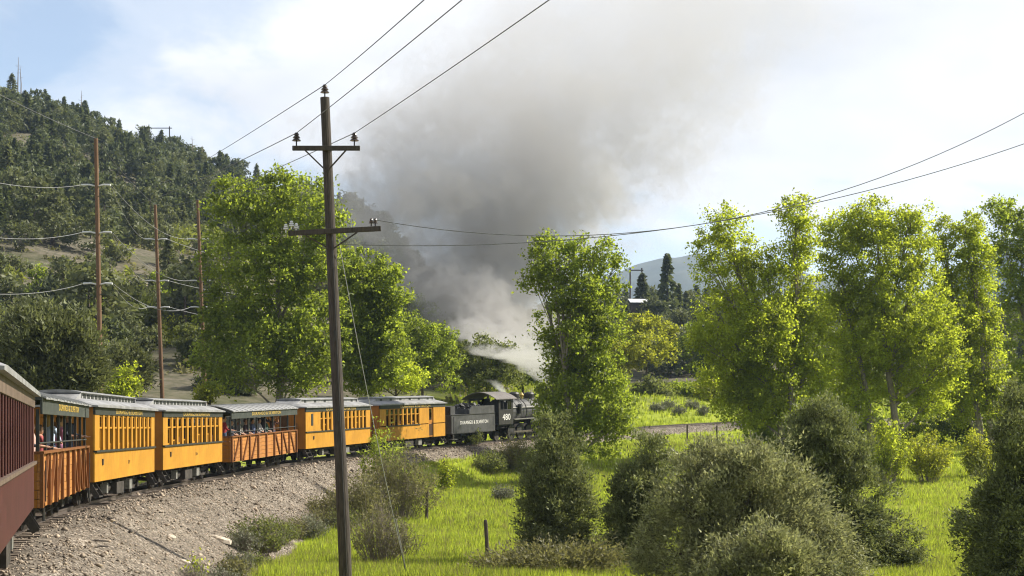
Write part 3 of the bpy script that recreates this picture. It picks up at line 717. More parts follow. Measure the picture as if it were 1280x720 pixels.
for sg in (-1, 1):
    MB().box((c0 + 6.0, sg * 1.12, 1.52), (7.6, .42, .06)).build('running_board', MT['steel'], o)
    MB().tube([(c0 + 2.1, sg * .98, 2.35), (c0 + 9.4, sg * .93, 2.35)], .03, 6).build('hand_rail', MT['steel'], o)
    MB().tube([(c0 + 4.6, sg * 1.12, 1.28), (c0 + 6.8, sg * 1.12, 1.28)], .22, 14).build('air_tank', MT['black'], o)
    MB().tube([(c0 + 8.0, sg * 1.05, .85), (c0 + 9.2, sg * 1.05, .85)], .36, 16).build('cylinder', MT['black'], o)
    MB().box((c0 + 8.6, sg * .98, 1.30), (1.0, .40, .38)).build('steam_chest', MT['black'], o)
    MB().bar((c0 + 2.6, sg * 1.02, .60), (c0 + 6.5, sg * 1.02, .60), .05, .12).build('side_rod', MT['rail'], o)
    MB().bar((c0 + 5.2, sg * 1.09, .60), (c0 + 8.0, sg * 1.09, .85), .05, .11).build('main_rod', MT['rail'], o)
    MB().tube([(c0 + 3.4, sg * 1.06, 1.9), (c0 + 3.4, sg * 1.06, 2.6)], .16, 10).build('air_pump', MT['black'], o)
    for k in range(4): link('driving_wheel', bpy.data.meshes.get('driving_wheel') or wheel_mesh(.56, .13, 'driving_wheel', 'black'), o, (c0 + 2.6 + k * 1.3, sg * .75, .56), (0, 0, 0 if sg < 0 else R(180)))
    for x in (c0 + .9, c0 + 9.5): link('wheel', wheel_me, o, (x, sg * .52, .33), (0, 0, 0 if sg < 0 else R(180)))
    for q in range(5): MB().bar((c0 + 10.1, sg * (.1 + q * .22), .75), (c0 + 10.9 - q * .12, sg * (.02 + q * .22), .14), .05, .05).build('pilot_bar', MT['black'], o)
    MB().tube([(c0 + 4.4, sg * .45, 3.1), (c0 + 4.4, sg * .98, 2.5), (c0 + 4.5, sg * 1.05, 1.6)], .03, 6).build('steam_pipe', MT['black'], o)
MB().box((c0 + 5.6, 0, .95), (8.6, .75, .34)).build('main_frame', MT['black'], o)
MB().box((c0 + 10.1, 0, .78), (.22, 2.2, .24)).build('pilot_beam', MT['black'], o)

# ------------------------------------------------------------------ passengers
def person(root, label, x, y, zf, shirt, trousers, hair, pose='stand', face=0.0, arm='down', h=1.7, seed=0, group=None, longhair=False):
    """continuous skinned body; origin at the feet; local +x is the way the person faces"""
    k = h / 1.7
    V = []; E = []; Rd = []; reg = []
    def v(p, r, g): V.append(Vector(p) * k); Rd.append(r * k); reg.append(g); return len(V) - 1
    def e(a, b): E.append((a, b))
    sit = pose == 'sit'; hz = .50 if sit else .92
    pel = v((0, 0, hz), .135, 2); wst = v((.0, 0, hz + .18), .125, 1); che = v((.01, 0, hz + .40), .150, 1); sh = v((0, 0, hz + .53), .10, 1)
    nk = v((.01, 0, hz + .60), .055, 0); jaw = v((.03, 0, hz + .66), .070, 0); hd = v((.02, 0, hz + .745), .092, 0); tp = v((.01, 0, hz + .81), .070, 0); ns = v((.115, 0, hz + .71), .014, 0)
    for a, b in ((pel, wst), (wst, che), (che, sh), (sh, nk), (nk, jaw), (jaw, hd), (hd, tp), (jaw, ns)): e(a, b)
    for sg in (-1, 1):
        s1 = v((0, sg * .17, hz + .50), .068, 1); e(sh, s1)
        a_ = arm if not isinstance(arm, tuple) else arm[0 if sg < 0 else 1]
        if a_ == 'down': el, wr, hn = (-.02, sg * .23, hz + .22), (.04, sg * .24, hz - .02), (.07, sg * .24, hz - .11)
        elif a_ == 'rail': el, wr, hn = (.08, sg * .25, hz + .25), (.30, sg * .22, hz + .22), (.39, sg * .21, hz + .21)
        elif a_ == 'photo': el, wr, hn = (.16, sg * .26, hz + .38), (.26, sg * .13, hz + .62), (.29, sg * .08, hz + .70)
        else: el, wr, hn = (.10, sg * .24, hz + .24), (.26, sg * .12, hz + .16), (.33, sg * .06, hz + .14)
        e1 = v(el, .045, 1); w1 = v(wr, .030, 0); h1 = v(hn, .036, 0); e(s1, e1); e(e1, w1); e(w1, h1)
        d = (Vector(hn) - Vector(wr)).normalized(); sdv = Vector((0, 1, 0)) if abs(d.y) < .7 else Vector((1, 0, 0)); sdv = (sdv - d * sdv.dot(d)).normalized(); crl = d.cross(sdv) * .012
        for q, (off, ln) in enumerate(((-.028, .068), (-.010, .080), (.010, .076), (.028, .060))):
            f1 = v(Vector(hn) + d * .05 + sdv * off, .010, 0); f2 = v(Vector(hn) + d * (.05 + ln) + sdv * off * 1.15 + crl, .008, 0); e(h1, f1); e(f1, f2)
        t1 = v(Vector(hn) + sdv * -.045 * sg + d * .01, .011, 0); t2 = v(Vector(hn) + sdv * -.058 * sg + d * .05, .009, 0); e(h1, t1); e(t1, t2)
        hp = v((0, sg * .09, hz - .04), .098, 2); e(pel, hp)
        if sit: kn, an, ft = (.42, sg * .10, hz), (.42, sg * .10, .08), (.56, sg * .11, .03)
        else: kn, an, ft = (.02, sg * .10, .48), (-.01, sg * .10, .08), (.15, sg * .12, .03)
        k1 = v(kn, .065, 2); a1 = v(an, .045, 2); f1 = v(ft, .038, 3); e(hp, k1); e(k1, a1); e(a1, f1)
    me = bpy.data.meshes.new('body'); me.from_pydata([tuple(q) for q in V], E, []); ob = bpy.data.objects.new('body', me); COL.objects.link(ob)
    ob.modifiers.new('skin', 'SKIN'); sk = me.skin_vertices[0].data if me.skin_vertices else None
    if sk is None:
        bpy.context.view_layer.objects.active = ob
        bpy.context.view_layer.update(); sk = me.skin_vertices[0].data
    for i, r in enumerate(Rd): sk[i].radius = (r, r); sk[i].use_root = (i == 0)
    ss = ob.modifiers.new('sub', 'SUBSURF'); ss.levels = 1; ss.render_levels = 1
    dg = bpy.context.evaluated_depsgraph_get(); bm_ = bpy.data.meshes.new_from_object(ob.evaluated_get(dg)); bpy.data.objects.remove(ob)
    tm = [MT['skin'], paint('shirt', shirt, .8, .15), paint('trousers', trousers, .8, .2), MT['black']]
    bm_.materials.clear()
    for q in tm: bm_.materials.append(q)
    A = np.array([tuple(q) for q in V]); rg = np.array(reg)
    for pl in bm_.polygons:
        pl.material_index = int(rg[((A - np.array(pl.center)) ** 2).sum(1).argmin()]); pl.use_smooth = True
    bm_.name = 'body'
    base = root.matrix_basis @ Vector((x, y, zf))
    rz = root.rotation_euler.z + face
    ro = empty('person', base, rz); link('body', bm_, ro)
    hb = MB(); n = 10; cz = (hz + .755) * k
    rows = [(.100, -.055 if not longhair else -.22), (.110, 0.0), (.108, .045), (.080, .095), (.02, .118)]
    for r_, dz in rows:
        for q in range(n):
            t = 2 * math.pi * q / n; rr_ = r_ * k
            fx = .62 if math.cos(t) > .25 and dz < .05 else 1.0
            hb.v.append((rr_ * math.cos(t) * fx + (-.008 if fx == 1 else -.02), rr_ * .88 * math.sin(t), cz + dz * k))
    for a in range(len(rows) - 1):
        for q in range(n): hb.f.append((a * n + q, a * n + (q + 1) % n, (a + 1) * n + (q + 1) % n, (a + 1) * n + q))
    hb.f.append(tuple((len(rows) - 1) * n + q for q in range(n)))
    hb.build('hair', paint('hair', hair, .6, .2), ro, smooth=True)
    return tag(ro, label, 'person', group)
bpy.context.view_layer.update()
BL, GR, BR, BD = (0.02, 0.018, 0.016), (0.35, 0.33, 0.30), (0.08, 0.045, 0.025), (0.38, 0.26, 0.12)
jean, khaki = (0.05, 0.07, 0.12), (0.25, 0.20, 0.14)
zf = .86
def pl(c, xf, yf): return (c * 1.0 + xf, yf)
hl = LG1 / 2
person(G1, 'grey haired person in dark top in the car beside the maroon coach', -hl + .7, -.85, zf + .0, (.05, .05, .06), jean, GR, 'stand', R(-80), 'rail', 1.55, group=None)
person(G1, 'person with bare arm resting on the rail of the car beside the maroon coach', -hl + 1.9, -.80, zf, (.45, .30, .25), khaki, BL, 'stand', R(-90), 'rail', 1.50)
person(G1, 'child in faded red top behind the rail of the car beside the maroon coach', -hl + 3.6, -.8, zf, (.35, .08, .08), jean, BR, 'stand', R(-70), 'rail', 1.42)
person(G1, 'blond person in pale blue top standing in the car beside the maroon coach', -hl + 5.9, -.75, zf, (.40, .48, .62), jean, BD, 'stand', R(-40), 'fold', 1.68, longhair=True)
person(G1, 'person in pink top standing in the car beside the maroon coach', -hl + 7.9, -.80, zf, (.60, .22, .36), (.45, .22, .32), BR, 'stand', R(-60), 'down', 1.64)
person(G1, 'tall person in black jacket at the rail of the car beside the maroon coach', -hl + 9.7, -.82, zf, (.02, .025, .04), jean, GR, 'stand', R(-110), 'rail', 1.78)
person(G1, 'person in dark green jacket inside the car beside the maroon coach', -hl + 5.0, .3, zf, (.04, .08, .05), jean, BL, 'stand', R(-90), 'fold', 1.6)
hl = LG2 / 2
person(G2, 'person in dark red jacket in the car between two yellow coaches', -hl + .55, -.7, zf, (.22, .02, .02), jean, BL, 'stand', R(-60), 'rail', 1.76)
person(G2, 'person in black vest standing in the car between two yellow coaches, arms raised', hl - 3.6, -.55, zf, (.03, .03, .035), jean, BL, 'stand', R(-30), 'photo', 1.84)
person(G2, 'person with pale bare arms taking a picture in the car between two yellow coaches', hl - 2.6, -.75, zf, (.12, .06, .05), jean, BR, 'stand', R(-120), 'photo', 1.66)
sc = [((.06, .06, .08), BL), ((.30, .28, .26), GR), ((.08, .05, .05), BR), ((.10, .12, .20), BL), ((.40, .38, .36), BL), ((.05, .09, .07), BD)]
for q, (c, hr) in enumerate(sc):
    names = ['dark grey', 'light grey', 'dark brown', 'navy blue', 'off-white', 'dark green']
    person(G2, 'person in ' + names[q] + ' top sitting low behind the planks between two yellow coaches', -hl + 2.0 + q * 1.05, -.55, zf + .28, c, jean, hr, 'sit', R(-90), 'fold', 1.68)

# ------------------------------------------------------------------ foliage
def unit(v): return v / (np.linalg.norm(v, axis=1)[:, None] + 1e-9)
def leaf_quads(P, size, aspect=.6, D=None, jit=.35, fold=.15, r=rng):
    n = len(P); sz = size * r.uniform(1 - jit, 1 + jit, n)[:, None]
    if D is None: D = unit(r.normal(size=(n, 3)))
    S = unit(np.cross(D, unit(r.normal(size=(n, 3)))))
    Nn = np.cross(D, S); mid = P + Nn * sz * fold
    V = np.empty((n, 4, 3)); V[:, 0] = P - D * sz * .5; V[:, 1] = mid + S * sz * aspect * .5; V[:, 2] = P + D * sz * .5; V[:, 3] = mid - S * sz * aspect * .5
    return V.reshape(-1, 3)
def spray_tris(P, size, aspect, D, r):
    n = len(P); sz = size * r.uniform(.5, 1.6, n)[:, None]; S = unit(np.cross(D, unit(r.normal(size=(n, 3)))))
    V = np.empty((n, 3, 3)); V[:, 0] = P - S * sz * aspect * .5; V[:, 1] = P + S * sz * aspect * .5; V[:, 2] = P + D * sz
    return V.reshape(-1, 3)
def quads_of(n, b=0): return np.arange(n * 4).reshape(-1, 4) + b
def in_ellipsoids(lobes, n, shell=.45, r=rng):
    L = np.array(lobes, float); w = (L[:, 3] * L[:, 4] * L[:, 5]) ** .8; k = r.choice(len(L), n, p=w / w.sum())
    u = unit(r.normal(size=(n, 3))); rad = r.uniform(0, 1, n) ** shell
    return L[k, :3] + u * rad[:, None] * L[k, 3:6], k, u
def lobes_px(base, d, lst, dep=1.0, seed=0):
    r = np.random.default_rng(seed); out = []
    for (px, py, rx, ry) in lst:
        q = at(px, py, d) - base; k = d / F * 1.16
        out.append((q.x, r.uniform(-.6, .6) * rx * k * dep, q.z, rx * k, rx * k * dep, ry * k))
    return out
def tree(name, label, cat, base, lobes, nleaf, size, leaf, bark='bark', trunk_r=.2, trunks=None, clump=.55, per=60, group=None, aspect=.62, up=0.0, shell=.45, limb=1.0, seed=0, spray=False):
    r = np.random.default_rng(seed + 100); lobes = [tuple(l) for l in lobes]
    ro = tag(empty(name, base), label, cat, group)
    nc = max(6, nleaf // per); C, k, u = in_ellipsoids(lobes, nc, shell, r)
    if spray:
        L_ = np.array(lobes); rr0 = r.choice([.55, .8, 1.0, 1.12, 1.28], nc, p=[.18, .25, .30, .19, .08])
        C = L_[k, :3] + u * rr0[:, None] * L_[k, 3:6] * .80 + r.normal(size=(nc, 3)) * .06
    C[:, 2] = np.maximum(C[:, 2], .25)
    cr = clump * r.uniform(.55, 1.35, nc)
    idx = r.integers(0, nc, nleaf); off = r.normal(size=(nleaf, 3)) * .55; off[:, 2] *= .8
    P = C[idx] + off * cr[idx][:, None]; P[:, 2] = np.maximum(P[:, 2], .03)
    if spray:
        ax = unit(u + np.array([0, 0, .7])); P = P + ax[idx] * (r.uniform(-.5, 1.1, nleaf) * cr[idx])[:, None]
        P[:, 2] = np.maximum(P[:, 2], .03)
    D = unit(r.normal(size=(nleaf, 3)) + np.array([0, 0, up]) + unit(off + 1e-6) * (abs(up) * .6))
    if spray:
        tip = C[idx] + np.array([0, 0, .5]) * cr[idx][:, None]; cen = np.array([0, 0, C[:, 2].mean() * .6])
        D = unit(unit(C[idx] - cen) * .8 + unit(off + 1e-6) * .7 + np.array([0, 0, .40]) + r.normal(size=(nleaf, 3)) * .75)
        me = mesh_np('crown', spray_tris(P, size, aspect, D, r), None, np.arange(nleaf * 3).reshape(-1, 3), mats=[MT[leaf]])
    else: me = mesh_np('crown', leaf_quads(P, size, aspect, D, r=r), quads_of(nleaf), mats=[MT[leaf]])
    link('crown', me, ro)
    L = np.array(lobes); mb = MB(); top = L[L[:, 2].argmax()]
    trunks = trunks or [((0, 0), (top[0] * .85, top[1] * .85, top[2]))]
    lines = []
    for (bx, by), (tx, ty, tz) in trunks:
        n = 9; pts = []; ph = r.uniform(0, 6)
        for i in range(n):
            f = i / (n - 1); w = .035 * tz * math.sin(f * 5 + ph) * f * (1 - f) * 2
            pts.append(Vector((bx + (tx - bx) * f ** 1.2 + w, by + (ty - by) * f ** 1.2 + w * .6, -.2 + (tz + .2) * f)))
        rr_ = [trunk_r * (1.25 if i == 0 else 1.0) * (1 - .90 * i / (n - 1)) + .015 for i in range(n)]
        mb.tube(pts, rr_, 8); lines.append((pts, rr_))
    for l in L:
        pts, rr_ = lines[int(np.argmin([min((Vector(l[:3]) - p).length for p in ln[0]) for ln in lines]))]
        zt = l[2] * .55; i = min(range(len(pts)), key=lambda q: abs(pts[q].z - zt)); a = pts[i]; b = Vector(l[:3])
        midp = a.lerp(b, .5) + Vector((0, 0, -.06 * (b - a).length))
        mb.tube([a, midp, b], [min(rr_[i] * .6, .09 * limb + .02), .05 * limb, .018], 5)
        own = np.nonzero(k == list(map(tuple, L.tolist())).index(tuple(l.tolist())))[0]
        for q in own[::3][:14]: mb.tube([b if q % 2 else midp, (Vector(C[q]) + b) / 2 + Vector(r.normal(size=3) * .12), Vector(C[q])], [.022 * limb, .015 * limb, .006], 3, False)
    mb.build('trunk', MT[bark], ro)
    return ro
CW = 'cottonwood trees along the river meadow'
# --- big cottonwoods
b = foot(345, 104); T1 = lobes_px(b, 104, [(300, 262, 36, 42), (352, 250, 42, 36), (402, 268, 30, 44), (285, 325, 34, 44), (345, 325, 55, 52), (408, 335, 30, 50), (295, 395, 44, 48), (355, 405, 52, 55), (405, 415, 28, 50), (300, 455, 46, 34), (365, 465, 50, 30), (270, 425, 26, 40)], .9, 1)
tree('cottonwood_tree', 'broad bright green cottonwood behind the dark utility pole, above the train roofs', 'tree', b, T1, 44000, .25, 'cotton_mid', 'bark', .30, clump=.62, per=70, group=CW, seed=1)
b = foot(468, 112); T1b = lobes_px(b, 112, [(462, 355, 30, 34), (485, 375, 24, 42), (450, 410, 34, 44), (482, 430, 26, 44), (455, 465, 38, 28), (440, 335, 16, 26)], .9, 2)
tree('cottonwood_tree', 'dark green cottonwood wrapped in drifting smoke above the baggage coach', 'tree', b, T1b, 26000, .25, 'cotton_mid', 'bark', .24, clump=.6, per=70, group=CW, seed=2)
b = foot(722, 94); T2 = lobes_px(b, 94, [(690, 322, 32, 24), (735, 322, 30, 24), (762, 345, 20, 28), (676, 345, 22, 22), (715, 358, 38, 30), (752, 390, 28, 34), (700, 405, 28, 36), (735, 425, 40, 36), (706, 455, 24, 30), (762, 460, 24, 34), (726, 482, 34, 34), (774, 508, 26, 36), (716, 525, 30, 34), (752, 540, 36, 32), (725, 440, 32, 44), (688, 482, 20, 28), (690, 520, 22, 28)], .9, 3)
tree('cottonwood_tree', 'tall ragged cottonwood standing in front of the locomotive, top lost in smoke', 'tree', b, T2, 42000, .20, 'cotton_mid', 'bark', .24, clump=.50, per=65, group=CW, seed=3, limb=1.5)
b = foot(985, 106); T3 = lobes_px(b, 106, [(905, 285, 26, 34), (888, 325, 24, 36), (925, 330, 26, 40), (992, 275, 22, 32), (1000, 320, 26, 40), (960, 350, 30, 40), (900, 400, 36, 40), (950, 415, 44, 44), (1005, 395, 34, 50), (880, 425, 20, 28), (920, 470, 46, 42), (975, 475, 44, 44), (940, 510, 44, 24), (1015, 455, 28, 40)], .9, 4)
tree('cottonwood_tree', 'twin topped yellow green cottonwood beside the fence along the empty track', 'tree', b, T3, 64000, .20, 'cotton', 'bark', .24, [((0, 0), (-3.2, .4, 15)), ((.25, .2), (.5, -.3, 16.5))], clump=.55, per=65, group=CW, seed=4, limb=1.7)
b = foot(1122, 110); T4 = lobes_px(b, 110, [(1062, 290, 30, 30), (1100, 282, 34, 30), (1138, 285, 28, 30), (1050, 340, 26, 40), (1098, 345, 42, 44), (1148, 340, 26, 40), (1060, 400, 34, 42), (1115, 410, 48, 46), (1165, 400, 28, 36), (1070, 460, 38, 42), (1130, 465, 46, 40), (1176, 450, 28, 40), (1060, 505, 30, 26), (1165, 500, 24, 30)], .9, 5)
tree('cottonwood_tree', 'widest yellow green cottonwood with thick leaning trunk behind leafy saplings', 'tree', b, T4, 70000, .20, 'cotton', 'bark', .30, [((0, 0), (-1.5, 0, 16)), ((-1.8, .3), (-3.4, .4, 12))], clump=.55, per=65, group=CW, seed=5, limb=1.8)
b = foot(1242, 114); T5 = lobes_px(b, 114, [(1178, 300, 14, 28), (1208, 292, 18, 26), (1218, 330, 22, 34), (1185, 350, 18, 30), (1232, 372, 18, 30), (1205, 400, 24, 40), (1238, 430, 18, 40), (1190, 440, 20, 36), (1215, 480, 26, 36), (1240, 495, 18, 30), (1190, 500, 20, 30)], .9, 6)
tree('cottonwood_tree', 'slender yellow green cottonwood with pale bare upright stems among the tall trees', 'tree', b, T5, 38000, .20, 'cotton', 'bark', .20, [((0, 0), (-2.0, 0, 15.5)), ((-.5, .3), (-2.9, .4, 13)), ((-1.0, -.3), (-3.6, .2, 14.5))], clump=.48, per=65, group=CW, seed=6, limb=1.6)
b = foot(1290, 124); T6 = lobes_px(b, 124, [(1248, 268, 18, 20), (1278, 265, 26, 22), (1262, 310, 26, 34), (1300, 310, 30, 40), (1275, 365, 28, 40), (1315, 380, 36, 50), (1290, 430, 36, 44), (1280, 490, 40, 40), (1330, 330, 30, 40)], .9, 7)
tree('cottonwood_tree', 'darker green cottonwood at the end of the row of tall trees by the meadow', 'tree', b, T6, 34000, .24, 'cotton_mid', 'bark', .28, clump=.6, per=65, group=CW, seed=7)
# filler trees standing behind the row
b = foot(1150, 140); tree('cottonwood_tree', 'shorter cottonwood in shade behind the widest cottonwood', 'tree', b, lobes_px(b, 140, [(1040, 440, 40, 40), (1085, 430, 40, 44), (1130, 420, 44, 50), (1180, 440, 40, 44), (1220, 450, 40, 40), (1060, 490, 40, 30), (1150, 490, 50, 30)], .7, 8), 14000, .32, 'cotton_mid', 'bark_dark', .2, clump=.7, group=CW, seed=8)
# --- deciduous trees behind train and loco
DT = 'leafy trees beyond the railway'
for i, (px, d, lst, n, leaf, lab) in enumerate([
    (530, 135, [(520, 415, 26, 24), (548, 432, 24, 26), (505, 440, 26, 28), (530, 460, 34, 24), (560, 462, 24, 24)], 11000, 'cotton_mid', 'rounded bright green tree beyond the baggage coach'),
    (498, 124, [(490, 462, 22, 22), (512, 470, 22, 18), (470, 475, 20, 14)], 6000, 'cotton', 'low yellow green thicket just above the baggage coach roof'),
    (560, 175, [(555, 402, 22, 16), (580, 415, 26, 18), (600, 425, 20, 18), (575, 440, 34, 24)], 8000, 'cotton_mid', 'green tree crown under the smoke beyond the tender'),
    (585, 152, [(560, 422, 28, 24), (590, 432, 28, 24), (575, 452, 40, 24), (545, 445, 30, 30), (610, 452, 24, 20)], 10000, 'cotton_mid', 'wide green tree filling the slope beyond the tender and baggage coach'),
    (540, 160, [(520, 395, 26, 22), (548, 408, 26, 22), (500, 405, 22, 26), (530, 430, 40, 26)], 8000, 'cotton_mid', 'sunlit green tree on the rise above the baggage coach'),
    (625, 150, [(615, 436, 22, 18), (640, 446, 18, 16), (600, 448, 22, 18)], 5000, 'cotton', 'small sunlit yellow green tree under the smoke behind the tender'),
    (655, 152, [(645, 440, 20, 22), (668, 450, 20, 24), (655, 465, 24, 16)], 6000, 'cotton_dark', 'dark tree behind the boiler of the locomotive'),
    (612, 140, [(600, 440, 24, 20), (628, 448, 22, 20), (590, 465, 24, 18), (615, 470, 34, 16), (640, 468, 16, 14)], 9000, 'olive_leaf', 'olive green tree right behind the locomotive cab'),
    (808, 190, [(790, 415, 24, 20), (815, 405, 20, 16), (835, 422, 16, 18), (805, 440, 36, 20), (780, 440, 24, 22)], 9000, 'yellow_leaf', 'rounded yellow green tree beyond the empty track'),
    (886, 185, [(868, 425, 18, 20), (890, 440, 16, 20), (875, 460, 20, 18), (900, 462, 16, 20)], 5000, 'cotton_dark', 'dark tree with forked trunk beyond the empty track'),
    (812, 165, [(812, 487, 18, 14), (800, 495, 14, 10), (826, 496, 12, 10)], 3000, 'olive_leaf', 'pale olive shrub beyond the empty track'),
    (855, 168, [(850, 490, 16, 13), (866, 494, 14, 11)], 2600, 'cotton_mid', 'low green shrub beyond the empty track'),
    (893, 166, [(890, 490, 16, 14), (905, 480, 12, 14)], 2600, 'yellow_leaf', 'low yellow shrub beyond the empty track beside the forked tree'),
    (940, 175, [(930, 470, 24, 26), (955, 480, 24, 24)], 4000, 'cotton', 'bushy green tree behind the twin topped cottonwood'),
    (1030, 172, [(1010, 480, 26, 28), (1040, 490, 26, 22), (1080, 485, 26, 24)], 5000, 'cotton_mid', 'bushy tree deep behind the white trackside board'),
    (1210, 170, [(1180, 490, 30, 26), (1220, 480, 30, 30), (1260, 485, 30, 30)], 5000, 'cotton', 'bushy thicket behind the slender pale stemmed cottonwood'),
    (215, 155, [(200, 425, 18, 20), (222, 415, 22, 18), (240, 432, 16, 16), (212, 442, 26, 14), (188, 436, 12, 14)], 7000, 'yellow_leaf', 'bright yellow green tree on the slope between the brown poles'),
    (152, 96, [(148, 478, 12, 12), (160, 470, 9, 12), (140, 490, 14, 10), (160, 488, 14, 10)], 2600, 'cotton', 'small yellow green sapling above the first yellow coach roof'),
    (263, 108, [(262, 487, 10, 9), (256, 495, 12, 8)], 1500, 'yellow_leaf', 'tiny yellow sapling above the open car roof'),
    (8, 150, [(6, 440, 14, 16), (0, 425, 12, 14)], 2500, 'yellow_leaf', 'yellow bush at the foot of the hill behind the maroon coach'),
    (130, 165, [(128, 432, 12, 12), (138, 440, 10, 10)], 1800, 'cotton', 'small bright bush beside the tallest brown pole'),
    (470, 200, [(440, 440, 26, 30), (400, 445, 26, 30), (480, 420, 30, 30)], 5000, 'cotton_mid', 'green tree at the foot of the hill behind the dark cottonwood'),
]):
    b = foot(px, d)
    tree('leafy_tree' if n > 4500 else 'leafy_shrub', lab, 'tree' if n > 4500 else 'shrub', b, lobes_px(b, d, lst, .9, 20 + i), n, .20 * max(1, d / 120) * 1.1, leaf, 'bark_dark', .14, clump=.5 * max(1, d / 150), per=50, group=DT, seed=20 + i, limb=.8)

# --- junipers in front
def juniper(label, px, d, lst, n, leaf, seed, size=.095, clump=.25, group='junipers in the near meadow', aspect=.46, per=170, up=.9, trunk_r=.10, name='juniper_tree', cat='juniper'):
    b = foot(px, d)
    return tree(name, label, cat, b, lobes_px(b, d, lst, .95, seed), int(n * 1.8), size, leaf, 'bark_dark', trunk_r, clump=clump, per=per, group=group, aspect=aspect, up=up, shell=.36, limb=.7, seed=seed, spray=True)
juniper('upright conical dark juniper beside the lone fence post', 695, 51, [(690, 540, 13, 22), (702, 560, 17, 28), (680, 580, 18, 32), (702, 605, 26, 34), (676, 640, 24, 32), (710, 645, 28, 34), (692, 675, 40, 26), (692, 610, 26, 50)], 34000, 'juniper', 41)
juniper('narrow dark juniper leaning against the largest grey green juniper', 798, 50, [(816, 572, 20, 26), (800, 610, 28, 34), (818, 640, 32, 40), (785, 655, 26, 40), (800, 700, 40, 34)], 26000, 'juniper', 42)
juniper('largest round grey green juniper bush in the near meadow', 925, 42.5, [(905, 595, 50, 34), (950, 590, 40, 32), (860, 630, 44, 40), (925, 650, 70, 60), (985, 640, 44, 46), (850, 695, 56, 44), (930, 715, 70, 40), (1010, 690, 50, 46), (1045, 715, 36, 30), (880, 580, 30, 22)], 62000, 'juniper_grey', 43, clump=.32)
juniper('pale grey juniper bush low in front of the largest juniper', 960, 39, [(955, 690, 42, 30), (920, 715, 40, 30), (985, 720, 44, 30)], 18000, 'juniper_grey', 44)
juniper('tall dark juniper behind the largest bush, sloping down to the open meadow', 1055, 49, [(1030, 535, 34, 30), (1015, 560, 34, 34), (1052, 570, 36, 40), (1040, 620, 48, 50), (1078, 630, 28, 46), (1085, 680, 34, 44), (1120, 690, 26, 36), (1060, 690, 44, 40), (1135, 712, 22, 26), (1020, 515, 16, 16)], 46000, 'juniper', 45)
juniper('dark juniper standing alone across the open meadow from the saplings', 1285, 41, [(1276, 510, 14, 22), (1275, 555, 30, 36), (1268, 610, 38, 44), (1290, 600, 34, 60), (1255, 665, 40, 44), (1285, 690, 50, 46), (1240, 705, 30, 24)], 40000, 'juniper', 46)
juniper('scrubby brown twiggy bush at the foot of the conical juniper', 690, 47, [(650, 712, 34, 14), (700, 710, 46, 16), (740, 705, 30, 18), (620, 718, 24, 8)], 7000, 'willow', 47, size=.11, clump=.35, name='scrub_bush', cat='bush', group='scrub bushes', per=30)
JB = 'junipers beyond the train'
juniper('large dark juniper rising behind the maroon coach and open car', 65, 74, [(28, 430, 26, 30), (60, 415, 26, 26), (92, 430, 26, 32), (40, 470, 34, 30), (85, 475, 38, 30), (70, 445, 40, 40), (20, 480, 30, 26), (108, 465, 16, 30)], 26000, 'pinyon', 48, size=.22, clump=.45, group=JB)
juniper('round dull green juniper beside the tallest brown pole', 158, 112, [(158, 448, 18, 16), (150, 465, 20, 18), (170, 462, 16, 20), (160, 482, 20, 14)], 7000, 'pinyon', 49, size=.24, clump=.5, group=JB)
juniper('dark juniper at the foot of the third brown pole', 290, 126, [(275, 465, 20, 20), (262, 478, 14, 14), (300, 475, 20, 18)], 6000, 'conifer', 50, size=.24, clump=.5, group=JB)

# shrubs filling the foot of the hill behind the brown poles
FH = [(30, 118, 5.0, 2.6, 'pinyon', 'dull olive'), (102, 128, 5.5, 2.6, 'olive_leaf', 'olive'), (136, 121, 3.4, 1.8, 'cotton_mid', 'fresh green'), (182, 142, 4.2, 2.2, 'pinyon', 'grey green'), (246, 140, 4.0, 2.2, 'olive_leaf', 'light olive'), (276, 145, 5.0, 2.4, 'cotton_mid', 'leafy green'),
      (322, 134, 6.0, 2.8, 'cotton_dark', 'deep green'), (62, 142, 6.0, 2.8, 'pinyon', 'large dull'), (2, 128, 6.0, 2.8, 'olive_leaf', 'broad olive'), (232, 166, 5.5, 2.6, 'pinyon', 'round grey green'), (300, 165, 6.5, 3.0, 'cotton_mid', 'tall leafy'), (168, 168, 5.0, 2.5, 'olive_leaf', 'bushy olive'),
      (118, 155, 4.6, 2.5, 'cotton_mid', 'bright bushy'), (150, 150, 3.6, 2.0, 'pinyon', 'small dull'), (45, 170, 5.5, 2.6, 'cotton_mid', 'mid green'), (262, 178, 5.0, 2.6, 'olive_leaf', 'pale olive'), (90, 182, 5.0, 2.5, 'olive_leaf', 'wide olive'), (205, 186, 4.5, 2.4, 'cotton_mid', 'low leafy')]
for i, (px, d, h_, w_, lf, wd_) in enumerate(FH):
    b = foot(px, d); q = np.random.default_rng(400 + i)
    lb = [(q.uniform(-.5, .5) * w_, q.uniform(-.5, .5) * w_, h_ * z_, w_ * s_ * .6, w_ * s_ * .6, h_ * .24) for z_, s_ in ((.25, 1.0), (.35, .9), (.45, 1.0), (.6, .8), (.78, .55))]
    tree('foothill_shrub', wd_ + ' shrub at the foot of the hill behind the brown poles', 'shrub', b, lb, 3200, .30, lf, 'bark_dark', .10, clump=.5, per=45, group='shrubs at the foot of the hill', seed=400 + i, limb=.7)

